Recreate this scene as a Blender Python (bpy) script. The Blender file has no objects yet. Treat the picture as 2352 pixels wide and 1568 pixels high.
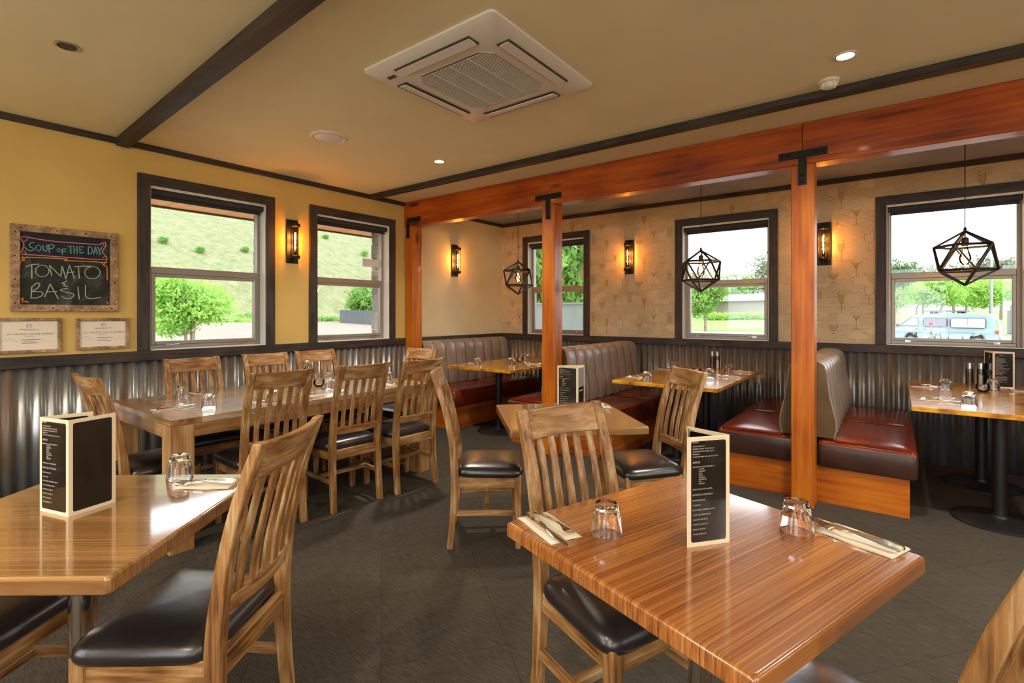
import bpy, math, random
from mathutils import Vector, Matrix, noise
SC = bpy.context.scene
COL = SC.collection
PI = math.pi
rnd = random.Random(7)

# ------------------------------------------------------------------ camera, world, exposure
cam_d = bpy.data.cameras.new('camera'); cam = bpy.data.objects.new('camera', cam_d); COL.objects.link(cam)
cam.location = (0, 0, 1.36); cam.rotation_euler = (PI/2, 0, math.radians(37.42))
cam_d.sensor_width = 36; cam_d.lens = 36*1153.65/2352; cam_d.shift_y = -64.45/2352
cam_d.clip_start = .05; cam_d.clip_end = 900
SC.camera = cam
w = bpy.data.worlds.new('world'); SC.world = w; w.use_nodes = True
wn = w.node_tree; bg = wn.nodes['Background']
tc = wn.nodes.new('ShaderNodeTexCoord'); nz = wn.nodes.new('ShaderNodeTexNoise'); rp = wn.nodes.new('ShaderNodeValToRGB')
nz.inputs['Scale'].default_value = 2.2; nz.inputs['Detail'].default_value = 4
rp.color_ramp.elements[0].position = .3; rp.color_ramp.elements[0].color = (.84, .89, .95, 1)
rp.color_ramp.elements[1].position = .7; rp.color_ramp.elements[1].color = (.97, .98, 1, 1)
wn.links.new(tc.outputs['Generated'], nz.inputs['Vector']); wn.links.new(nz.outputs['Fac'], rp.inputs['Fac'])
wn.links.new(rp.outputs['Color'], bg.inputs['Color'])
bg.inputs['Strength'].default_value = 3.0
SC.view_settings.view_transform = 'Standard'; SC.view_settings.look = 'None'
SC.view_settings.exposure = 0.95; SC.view_settings.gamma = 1.0
SC.view_settings.use_curve_mapping = False
SC.cycles.max_bounces = 10; SC.cycles.diffuse_bounces = 4; SC.cycles.glossy_bounces = 4
SC.cycles.transmission_bounces = 8; SC.cycles.transparent_max_bounces = 16
SC.cycles.sample_clamp_indirect = 6.0
SC.cycles.use_denoising = True
DOWN_W = 7.0
GLOBE_FILL = 38.0    # unseen globes added behind the viewpoint to light the ceiling
#      # each recessed downlight
SCONCE_W = 3.4
PEND_W = 3.0

# ------------------------------------------------------------------ materials
def mat(name, col=(.5,.5,.5), rough=.5, metal=0, spec=.5, coat=0, trans=0, ior=1.45, emit=None, es=0):
    m = bpy.data.materials.new(name); m.use_nodes = True
    b = m.node_tree.nodes['Principled BSDF']
    b.inputs['Base Color'].default_value = (*col, 1); b.inputs['Roughness'].default_value = rough
    b.inputs['Metallic'].default_value = metal; b.inputs['Specular IOR Level'].default_value = spec
    b.inputs['Coat Weight'].default_value = coat; b.inputs['Coat Roughness'].default_value = .08
    b.inputs['Transmission Weight'].default_value = trans; b.inputs['IOR'].default_value = ior
    if emit: b.inputs['Emission Color'].default_value = (*emit, 1); b.inputs['Emission Strength'].default_value = es
    return m
def N(m, t, **kw):
    n = m.node_tree.nodes.new(t)
    for k, v in kw.items():
        if k in n.inputs: n.inputs[k].default_value = v
        else: setattr(n, k, v)
    return n
def L(m, a, b): m.node_tree.links.new(a, b)
def B(m): return m.node_tree.nodes['Principled BSDF']
def coords(m, scale=(1,1,1), rand=True, rot=(0,0,0)):
    t = N(m, 'ShaderNodeTexCoord'); mp = N(m, 'ShaderNodeMapping')
    mp.inputs['Scale'].default_value = scale; mp.inputs['Rotation'].default_value = rot
    if rand:
        oi = N(m, 'ShaderNodeObjectInfo'); ad = N(m, 'ShaderNodeVectorMath', operation='MULTIPLY_ADD')
        ad.inputs[1].default_value = (7.3, 11.1, 5.7)
        cb = N(m, 'ShaderNodeCombineXYZ')
        for i in range(3): L(m, oi.outputs['Random'], cb.inputs[i])
        L(m, cb.outputs[0], ad.inputs[0]); L(m, t.outputs['Object'], ad.inputs[2]); L(m, ad.outputs[0], mp.inputs['Vector'])
    else: L(m, t.outputs['Object'], mp.inputs['Vector'])
    return mp
def ramp(m, src, stops):
    r = N(m, 'ShaderNodeValToRGB'); e = r.color_ramp.elements
    while len(e) < len(stops): e.new(.5)
    for i, (p, c) in enumerate(stops): e[i].position = p; e[i].color = (*c, 1) if len(c) == 3 else c
    L(m, src, r.inputs['Fac']); return r
def bump(m, src, strength=.2, dist=.01):
    b = N(m, 'ShaderNodeBump', Strength=strength, Distance=dist)
    L(m, src, b.inputs['Height']); L(m, b.outputs[0], B(m).inputs['Normal']); return b
def wood(name, stops, axis='Z', fine=60, along=2.2, rough=.45, coat=0, bs=.15, knots=None, rot=0, bigscale=3.5, rand=True, zs=None, nb=.5, cr=.08):
    m = mat(name, rough=rough, coat=coat); B(m).inputs['Coat Roughness'].default_value = cr; B(m).inputs['Coat IOR'].default_value = 1.72 if coat > .8 else 1.5
    sc = {'X': (along, fine, fine), 'Y': (fine, along, fine), 'Z': (fine, fine, along)}[axis]
    if zs: sc = (sc[0], sc[1], zs)
    mp = coords(m, sc, rot=(0,0,0), rand=rand)
    if rot:
        mp0 = N(m, 'ShaderNodeMapping'); mp0.inputs['Rotation'].default_value = (0, 0, rot)
        l = mp.inputs['Vector'].links[0]; s = l.from_socket
        L(m, s, mp0.inputs['Vector']); L(m, mp0.outputs[0], mp.inputs['Vector'])
    n = N(m, 'ShaderNodeTexNoise', Scale=1.0, Detail=6.0, Roughness=.65, Distortion=.35); L(m, mp.outputs[0], n.inputs['Vector'])
    mp2 = coords(m, tuple(s/14 if s > 10 else s/2 for s in sc), rand=rand); n2 = N(m, 'ShaderNodeTexNoise', Scale=bigscale, Detail=2.0); L(m, mp2.outputs[0], n2.inputs['Vector'])
    mx = N(m, 'ShaderNodeMath', operation='MULTIPLY_ADD'); mx.inputs[1].default_value = 1.05-nb
    ml = N(m, 'ShaderNodeMath', operation='MULTIPLY'); ml.inputs[1].default_value = nb; L(m, n2.outputs['Fac'], ml.inputs[0])
    L(m, n.outputs['Fac'], mx.inputs[0]); L(m, ml.outputs[0], mx.inputs[2])
    r = ramp(m, mx.outputs[0], [(.525+(p-.55)*.5, c) for p, c in stops]); out = r.outputs['Color']
    if knots:
        mp3 = coords(m, knots[0], rand=rand); v = N(m, 'ShaderNodeTexVoronoi', Scale=1.0, Randomness=1.0); L(m, mp3.outputs[0], v.inputs['Vector'])
        kr = ramp(m, v.outputs['Distance'], [(0, (1,1,1)), (knots[1]*.6, (.75,.75,.75)), (knots[1], (0,0,0))])
        mix = N(m, 'ShaderNodeMix', data_type='RGBA'); L(m, kr.outputs['Color'], mix.inputs['Factor'])
        L(m, out, mix.inputs[6]); mix.inputs[7].default_value = (*knots[2], 1); out = mix.outputs[2]
    L(m, out, B(m).inputs['Base Color']); bump(m, n.outputs['Fac'], bs, .004)
    return m
def paint(name, col, v=.06, rough=.7, sc=3):
    m = mat(name, col, rough, spec=.3); mp = coords(m, (1,1,1), rand=False)
    n = N(m, 'ShaderNodeTexNoise', Scale=sc, Detail=4.0); L(m, mp.outputs[0], n.inputs['Vector'])
    r = ramp(m, n.outputs['Fac'], [(.3, tuple(c*(1-v) for c in col)), (.7, tuple(min(1, c*(1+v)) for c in col))])
    L(m, r.outputs['Color'], B(m).inputs['Base Color'])
    n2 = N(m, 'ShaderNodeTexNoise', Scale=90.0, Detail=3.0); L(m, mp.outputs[0], n2.inputs['Vector']); bump(m, n2.outputs['Fac'], .06, .003)
    return m
def leather(name, c1, c2, rough=.28, sc=220, coat=.0):
    m = mat(name, c1, rough, spec=.55, coat=coat); B(m).inputs['Coat Roughness'].default_value = .27; mp = coords(m)
    n = N(m, 'ShaderNodeTexNoise', Scale=5.0, Detail=3.0); L(m, mp.outputs[0], n.inputs['Vector'])
    r = ramp(m, n.outputs['Fac'], [(.35, c1), (.7, c2)]); L(m, r.outputs['Color'], B(m).inputs['Base Color'])
    v = N(m, 'ShaderNodeTexVoronoi', Scale=sc); L(m, mp.outputs[0], v.inputs['Vector'])
    n3 = N(m, 'ShaderNodeTexNoise', Scale=18.0, Detail=4.0); L(m, mp.outputs[0], n3.inputs['Vector'])
    a = N(m, 'ShaderNodeMath', operation='MULTIPLY_ADD'); a.inputs[1].default_value = .12
    L(m, v.outputs['Distance'], a.inputs[0]); L(m, n3.outputs['Fac'], a.inputs[2]); bump(m, a.outputs[0], .22, .006)
    return m
M = {}
M['wall'] = paint('ochre_paint', (.63, .435, .135))
M['wall_daylit'] = paint('daylit_wall_paint', (.66, .585, .36))  # alcove stretch of the same wall; its daylit paleness is put into the colour
M['wall_shell'] = paint('exterior_render', (.5, .47, .42))
M['ceiling'] = paint('ceiling_paint', (.82, .735, .47), .03)
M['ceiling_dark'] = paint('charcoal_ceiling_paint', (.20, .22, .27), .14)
M['dark'] = wood('dark_stained_timber', [(.25,(.012,.008,.007)), (.75,(.052,.037,.029))], 'Y', 55, 2.5, .55, bs=.5)
M['dark_x'] = wood('dark_stained_timber_x', [(.25,(.012,.008,.007)), (.75,(.052,.037,.029))], 'X', 55, 2.5, .55, bs=.5)
M['dark_z'] = wood('dark_stained_timber_z', [(.25,(.012,.008,.007)), (.75,(.052,.037,.029))], 'Z', 55, 2.5, .55, bs=.5)
M['beam_x'] = wood('stained_beam_timber', [(.2,(.13,.017,.001)), (.5,(.33,.055,.002)), (.85,(.50,.11,.005))], 'X', 32, 1.1, .38, .12, .2, knots=((1.3,2.2,5.0),.16,(.05,.012,.004)))
M['post_z'] = wood('stained_post_timber', [(.2,(.20,.035,.002)), (.5,(.42,.100,.003)), (.85,(.56,.18,.009))], 'Z', 32, 1.1, .38, .12, .2, knots=((4.0,4.0,1.7),.20,(.06,.015,.004)))
M['plinth_x'] = wood('stained_plinth_timber_x', [(.2,(.17,.03,.002)), (.5,(.42,.10,.004)), (.85,(.58,.19,.010))], 'X', 26, 1.1, .35, .15, .15, knots=((2.2,5.0,3.0),.13,(.06,.015,.004)))
M['plinth_y'] = wood('stained_plinth_timber_y', [(.25,(.20,.04,.006)), (.5,(.36,.085,.011)), (.8,(.5,.17,.025))], 'Y', 26, 1.1, .35, .2, .15, knots=((5.0,2.2,3.0),.13,(.06,.015,.004)))
CH = [(.20,(.07,.026,.007)), (.42,(.22,.098,.028)), (.6,(.33,.170,.058)), (.85,(.50,.34,.18))]
M['chair_z'] = wood('washed_acacia_z', CH, 'Z', 75, 3.2, .42, bs=.25)
M['chair_x'] = wood('washed_acacia_x', CH, 'X', 75, 3.2, .42, bs=.25)
M['chair_y'] = wood('washed_acacia_y', CH, 'Y', 75, 3.2, .42, bs=.25)
LT = [(.22,(.16,.06,.018)), (.5,(.36,.185,.066)), (.85,(.56,.36,.17))]
M['long_y'] = wood('acacia_plank_y', LT, 'Y', 30, 1.4, .22, .7, .08, knots=((6.0,1.8,6.0),.10,(.10,.035,.012)))
M['long_top_sheen'] = wood('acacia_top_sheen_y', [(.22,(.20,.11,.05)), (.5,(.42,.29,.17)), (.85,(.60,.47,.32))], 'Y', 30, 1.4, .24, .9, .06, knots=((6.0,1.8,6.0),.08,(.14,.06,.03)), rand=False)  # top planks paled towards grey: the window reflection is put into the colour
M['long_x'] = wood('acacia_plank_x', LT, 'X', 30, 1.4, .22, .7, .08)
M['long_z'] = wood('acacia_plank_z', LT, 'Z', 30, 1.4, .36, .25, .12, knots=((6.0,6.0,2.0),.12,(.10,.035,.012)))
M['lam'] = wood('zebrano_laminate', [(.2,(.10,.028,.006)), (.42,(.26,.080,.016)), (.6,(.37,.135,.030)), (.85,(.50,.22,.06))], 'Y', 190, .8, .27, 1.0, .04, bigscale=2.0, zs=10, nb=.22, cr=.11)
M['lam_pale'] = wood('pale_oak_laminate', [(.2,(.13,.052,.014)), (.42,(.22,.10,.03)), (.6,(.29,.145,.048)), (.85,(.38,.21,.08))], 'X', 190, .8, .2, 1.0, .04, bigscale=2.0, zs=10, nb=.22, cr=.07)
M['booth'] = wood('golden_sawn_timber', [(.2,(.22,.07,.004)), (.45,(.46,.18,.008)), (.6,(.62,.29,.014)), (.85,(.80,.46,.04))], 'X', 28, 4.5, .2, .6, .25, bigscale=6)
M['weathered'] = wood('weathered_frame_timber', [(.25,(0.119,0.0714,0.0408)), (.5,(0.289,0.178,0.102)), (.8,(0.51,0.34,0.204))], 'Y', 60, 4, .7, bs=.4)
M['blackleather'] = leather('black_leather', (.010,.008,.009), (.022,.017,.018), .30, coat=.6)
M['redleather'] = leather('oxblood_leather', (.13,.016,.006), (.22,.034,.010), .22)
M['oliveleather'] = leather('olive_brown_leather', (.085,.050,.018), (.13,.08,.03), .3)
M['brownleather'] = leather('dark_brown_leather', (.035,.016,.012), (.06,.026,.018), .3)
M['taupe'] = leather('taupe_leather', (.24,.19,.155), (.32,.26,.215), .3)
M['seam'] = mat('seam_thread', (.05,.04,.035), .6)
M['black'] = mat('black_powdercoat', (.012,.012,.013), .38)
M['iron'] = mat('blackened_iron', (.02,.018,.017), .5, metal=.6)
M['chrome'] = mat('brushed_steel', (.62,.6,.57), .2, metal=1)
M['cutlery'] = mat('polished_steel', (.78,.76,.72), .13, metal=1)
M['alu'] = mat('taupe_aluminium', (.30,.27,.235), .35, metal=.35)
M['reveal'] = mat('window_reveal_paint', (.72,.74,.70), .5)
M['blind'] = mat('charcoal_blind_fabric', (.03,.03,.032), .7)
M['white'] = mat('white_plastic', (.74,.70,.62), .4)
M['white_grey'] = mat('grey_vent_slot', (.07,.065,.055), .6)
M['paper'] = mat('ivory_paper', (.78,.70,.58), .55)
M['card'] = mat('cream_card', (.74,.62,.44), .35)
M['ink'] = mat('black_menu_print', (.012,.010,.009), .16, coat=.4)
M['menutext'] = mat('menu_lettering', (.62,.57,.47), .5)
M['gold'] = mat('gold_print', (.6,.42,.08), .4)
M['napkin'] = mat('ivory_napkin', (.76,.68,.55), .85)
M['wax'] = mat('candle_wax', (.7,.6,.42), .4)
M['rubber'] = mat('tyre_rubber', (.02,.02,.02), .8)
M['pepper'] = mat('peppercorns', (.08,.03,.015), .7)
M['salt'] = mat('salt_grains', (.72,.55,.36), .7)
def chalkm(n, c): M['chalk_'+n] = mat('chalk_'+n, c, .95)
chalkm('pink', (.75,.22,.34)); chalkm('yellow', (.55,.6,.28)); chalkm('blue', (.16,.46,.60)); chalkm('orange', (.85,.32,.04)); chalkm('pale_green', (.42,.52,.40))
# blackboard with rubbed-out chalk haze
m = M['board'] = mat('blackboard_slate', (.03,.035,.03), .8); mp = coords(m, (1,1,1), rand=False)
n = N(m, 'ShaderNodeTexNoise', Scale=4.5, Detail=6.0, Distortion=1.6); mp.inputs['Scale'].default_value = (1, 1.6, .9); L(m, mp.outputs[0], n.inputs['Vector'])
r = ramp(m, n.outputs['Fac'], [(.35,(.008,.008,.007)), (.55,(.022,.024,.02)), (.8,(.12,.125,.10))]); L(m, r.outputs['Color'], B(m).inputs['Base Color'])
# carpet tiles
m = M['carpet'] = mat('charcoal_carpet_tile', (.08,.07,.06), .95, spec=.15)
mp = coords(m, (1,1,1), rand=False, rot=(0,0,math.radians(38)))
br = N(m, 'ShaderNodeTexBrick', Scale=1.0); br.offset = 0; br.inputs['Brick Width'].default_value = .5; br.inputs['Row Height'].default_value = .5; br.inputs['Mortar Size'].default_value = .0016
br.inputs['Color1'].default_value = (.9,.9,.9,1); br.inputs['Color2'].default_value = (1,1,1,1); br.inputs['Mortar'].default_value = (.55,.55,.55,1)
L(m, mp.outputs[0], br.inputs['Vector'])
mpb = coords(m, (14, 260, 1), rand=False); n = N(m, 'ShaderNodeTexNoise', Scale=1.0, Detail=5.0, Roughness=.7); L(m, mpb.outputs[0], n.inputs['Vector'])
n2 = N(m, 'ShaderNodeTexNoise', Scale=.9, Detail=3.0); L(m, mp.outputs[0], n2.inputs['Vector'])
r = ramp(m, n.outputs['Fac'], [(.32,(.038,.033,.027)), (.7,(.115,.100,.082))]); r2 = ramp(m, n2.outputs['Fac'], [(.3,(.8,.8,.8)), (.7,(1.1,1.08,1.05))])
mx = N(m, 'ShaderNodeMix', data_type='RGBA', blend_type='MULTIPLY'); mx.inputs['Factor'].default_value = 1; L(m, r.outputs['Color'], mx.inputs[6]); L(m, br.outputs['Color'], mx.inputs[7])
mx2 = N(m, 'ShaderNodeMix', data_type='RGBA', blend_type='MULTIPLY'); mx2.inputs['Factor'].default_value = 1; L(m, mx.outputs[2], mx2.inputs[6]); L(m, r2.outputs['Color'], mx2.inputs[7])
L(m, mx2.outputs[2], B(m).inputs['Base Color']); bump(m, n.outputs['Fac'], .6, .004)
# corrugated iron, galvanised with rust streaks
m = M['corrugated'] = mat('aged_corrugated_iron', (.4,.4,.4), .38, metal=.85); mp = coords(m, (13, 13, 1.0), rand=False)
n = N(m, 'ShaderNodeTexNoise', Scale=1.0, Detail=6.0, Roughness=.6); L(m, mp.outputs[0], n.inputs['Vector'])
r = ramp(m, n.outputs['Fac'], [(.30,(.10,.050,.022)), (.42,(.17,.13,.09)), (.53,(.26,.27,.27)), (.72,(.44,.48,.53))]); L(m, r.outputs['Color'], B(m).inputs['Base Color'])
r = ramp(m, n.outputs['Fac'], [(.35,(.55,.55,.55)), (.55,(.34,.34,.34))]); L(m, r.outputs['Color'], B(m).inputs['Roughness'])
r = ramp(m, n.outputs['Fac'], [(.35,(.25,.25,.25)), (.55,(.8,.8,.8))]); L(m, r.outputs['Color'], B(m).inputs['Metallic'])
n2 = N(m, 'ShaderNodeTexNoise', Scale=40.0, Detail=3.0); L(m, coords(m, rand=False).outputs[0], n2.inputs['Vector']); bump(m, n2.outputs['Fac'], .04, .002)
# wallpaper with handwriting-like lines in blocks
m = M['wallpaper'] = mat('script_wallpaper', (.6,.45,.26), .75, spec=.2); mp = coords(m, (1,1,1), rand=False)
wv = N(m, 'ShaderNodeTexWave', Scale=26.0, Distortion=0.0); wv.bands_direction = 'Z'; wv.wave_profile = 'SIN'; L(m, mp.outputs[0], wv.inputs['Vector'])
mpw = coords(m, (150, 1, 60), rand=False); nw = N(m, 'ShaderNodeTexNoise', Scale=1.0, Detail=2.0); L(m, mpw.outputs[0], nw.inputs['Vector'])
mpb = coords(m, (7.5, 1, 11), rand=False); vb = N(m, 'ShaderNodeTexVoronoi', Scale=1.0); vb.distance = 'CHEBYCHEV'; L(m, mpb.outputs[0], vb.inputs['Vector'])
sep = N(m, 'ShaderNodeSeparateColor'); L(m, vb.outputs['Color'], sep.inputs[0])
def th(src, lo, hi, inv=False):
    r = ramp(m, src, [(lo, (1,1,1) if inv else (0,0,0)), (hi, (0,0,0) if inv else (1,1,1))]); return r.outputs['Color']
def mul(a, b):
    x = N(m, 'ShaderNodeMath', operation='MULTIPLY'); L(m, a, x.inputs[0]); L(m, b, x.inputs[1]); return x.outputs[0]
lines = mul(mul(th(wv.outputs['Fac'], .72, .86), th(nw.outputs['Fac'], .42, .52)), th(sep.outputs[0], .28, .34))
base = ramp(m, sep.outputs[1], [(0,(.55,.43,.265)), (1,(.63,.50,.32))])
mx = N(m, 'ShaderNodeMix', data_type='RGBA'); sc_ = N(m, 'ShaderNodeMath', operation='MULTIPLY'); sc_.inputs[1].default_value = .95; L(m, lines, sc_.inputs[0])
L(m, sc_.outputs[0], mx.inputs['Factor']); L(m, base.outputs['Color'], mx.inputs[6]); mx.inputs[7].default_value = (.26,.19,.11,1)
L(m, mx.outputs[2], B(m).inputs['Base Color'])
M['sketch'] = mat('wallpaper_sketch_ink', (.11,.075,.035), .8)
M['sketchfill'] = mat('wallpaper_sketch_wash', (.46,.33,.12), .8)
# glass
def clear(name, tint=(1,1,1), rough=0, spec=1.0):      # thin clear pane: fresnel reflection over plain transparency
    m = bpy.data.materials.new(name); m.use_nodes = True; nt = m.node_tree; nt.nodes.clear()
    o = nt.nodes.new('ShaderNodeOutputMaterial'); t = nt.nodes.new('ShaderNodeBsdfTransparent'); g = nt.nodes.new('ShaderNodeBsdfGlossy')
    t.inputs['Color'].default_value = (*tint, 1); g.inputs['Roughness'].default_value = rough
    f = nt.nodes.new('ShaderNodeFresnel'); f.inputs['IOR'].default_value = 1.45; x = nt.nodes.new('ShaderNodeMixShader')
    ml = nt.nodes.new('ShaderNodeMath'); ml.operation = 'MULTIPLY'; ml.inputs[1].default_value = spec
    nt.links.new(f.outputs[0], ml.inputs[0]); nt.links.new(ml.outputs[0], x.inputs[0]); nt.links.new(t.outputs[0], x.inputs[1]); nt.links.new(g.outputs[0], x.inputs[2]); nt.links.new(x.outputs[0], o.inputs[0])
    return m
M['pane'] = clear('window_glass'); M['bulbglass'] = clear('amber_bulb_glass', (1,.74,.42)); M['tubeglass'] = clear('clear_tube_glass', (1,.9,.78))
M['glass'] = mat('tumbler_glass', (1,1,1), .0, trans=1, ior=1.48)
M['thinglass'] = clear('thin_drinking_glass', (.93,.95,.95), .02, 1.3)
def emis(name, c, s): return mat(name, (0,0,0), .5, emit=c, es=s)
M['filament'] = emis('glowing_filament', (1,.62,.25), 30)
M['fil_dim'] = emis('pendant_filament', (1,.55,.18), 14)
M['globe'] = emis('fill_globe_glow', (1,.92,.79), GLOBE_FILL)
M['downlight'] = emis('downlight_lamp', (1,.86,.62), 25)
# outdoors
def leaf(name, c1, c2):
    m = mat(name, c1, .6, spec=.3); oi = N(m, 'ShaderNodeTexCoord'); n = N(m, 'ShaderNodeTexNoise', Scale=1.3, Detail=3.0); L(m, oi.outputs['Object'], n.inputs['Vector'])
    r = ramp(m, n.outputs['Fac'], [(.3, c1), (.7, c2)]); L(m, r.outputs['Color'], B(m).inputs['Base Color'])
    t = N(m, 'ShaderNodeBsdfTranslucent'); L(m, r.outputs['Color'], t.inputs['Color']); x = N(m, 'ShaderNodeMixShader'); x.inputs[0].default_value = .35
    o = m.node_tree.nodes['Material Output']; L(m, B(m).outputs[0], x.inputs[1]); L(m, t.outputs[0], x.inputs[2]); L(m, x.outputs[0], o.inputs['Surface'])
    return m
M['leaf_lime'] = leaf('lime_leaves', (0.19,0.399,0.057), (0.399,0.646,0.152))
M['leaf_green'] = leaf('mid_green_leaves', (0.095,0.237,0.0427), (0.247,0.437,0.095))
M['leaf_dark'] = leaf('dark_leaves', (0.045,0.099,0.036), (0.108,0.198,0.072))
M['leaf_grey'] = leaf('grey_green_leaves', (0.12,0.15,0.0975), (0.225,0.255,0.18))
M['bark'] = paint('grey_bark', (.22,.17,.13), .3)
M['grass'] = paint('short_grass', (0.13,0.23,0.05), .3, .9, .6)
m = M['hill'] = mat('dry_hill_grass', (.4,.5,.2), .95); mp = coords(m, (1,1,1), rand=False)
n = N(m, 'ShaderNodeTexNoise', Scale=.5, Detail=12.0, Roughness=.85); L(m, mp.outputs[0], n.inputs['Vector'])
r = ramp(m, n.outputs['Fac'], [(.34,(.06,.085,.025)), (.45,(.115,.14,.05)), (.54,(.155,.165,.08)), (.66,(.22,.20,.13))]); L(m, r.outputs['Color'], B(m).inputs['Base Color'])
m = M['gravel'] = paint('pale_gravel', (0.192,0.164,0.13), .12, .95, .5)
M['concrete'] = paint('pale_concrete', (0.259,0.252,0.238), .08, .9, .4)
M['fencegrey'] = paint('grey_green_fence_paint', (.26,.32,.31), .05)
M['fencedark'] = paint('dark_paling_paint', (.09,.10,.11), .15)
M['soffit'] = wood('orange_soffit_boards', [(.3,(.75,.26,.04)), (.8,(.9,.42,.10))], 'X', 30, 1.5, .4)
m = M['stone'] = mat('stacked_schist', (.3,.27,.23), .85); mp = coords(m, (1,1,1), rand=False)
v = N(m, 'ShaderNodeTexVoronoi', Scale=5.0); mp.inputs['Scale'].default_value = (1,1,2.0); L(m, mp.outputs[0], v.inputs['Vector'])
sp = N(m, 'ShaderNodeSeparateColor'); L(m, v.outputs['Color'], sp.inputs[0]); r = ramp(m, sp.outputs[0], [(0,(.12,.11,.10)), (.5,(.26,.24,.21)), (.85,(.42,.38,.32)), (1,(.40,.22,.09))]); L(m, r.outputs['Color'], B(m).inputs['Base Color'])
M['vanpaint'] = mat('pale_blue_van_paint', (.22,.34,.38), .25, coat=.6)
M['vantop'] = mat('white_van_paint', (.36,.40,.41), .3, coat=.5)
M['vanglass'] = mat('dark_van_window', (.09,.10,.13), .08)
M['vanlight'] = mat('pale_curtained_window', (.36,.36,.33), .1)
M['red'] = mat('red_plastic', (.7,.03,.02), .3); M['amber'] = mat('amber_plastic', (.9,.35,.03), .3)
M['rack'] = mat('dark_aluminium_rack', (.10,.11,.12), .5)
M['galv'] = mat('galvanised_steel', (0.25,0.26,0.27), .45, metal=.5)
M['shedwall'] = paint('beige_cladding', (0.25,0.235,0.19), .05); M['shedroof'] = mat('white_roof_sheet', (0.425,0.43,0.42), .5)

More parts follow.
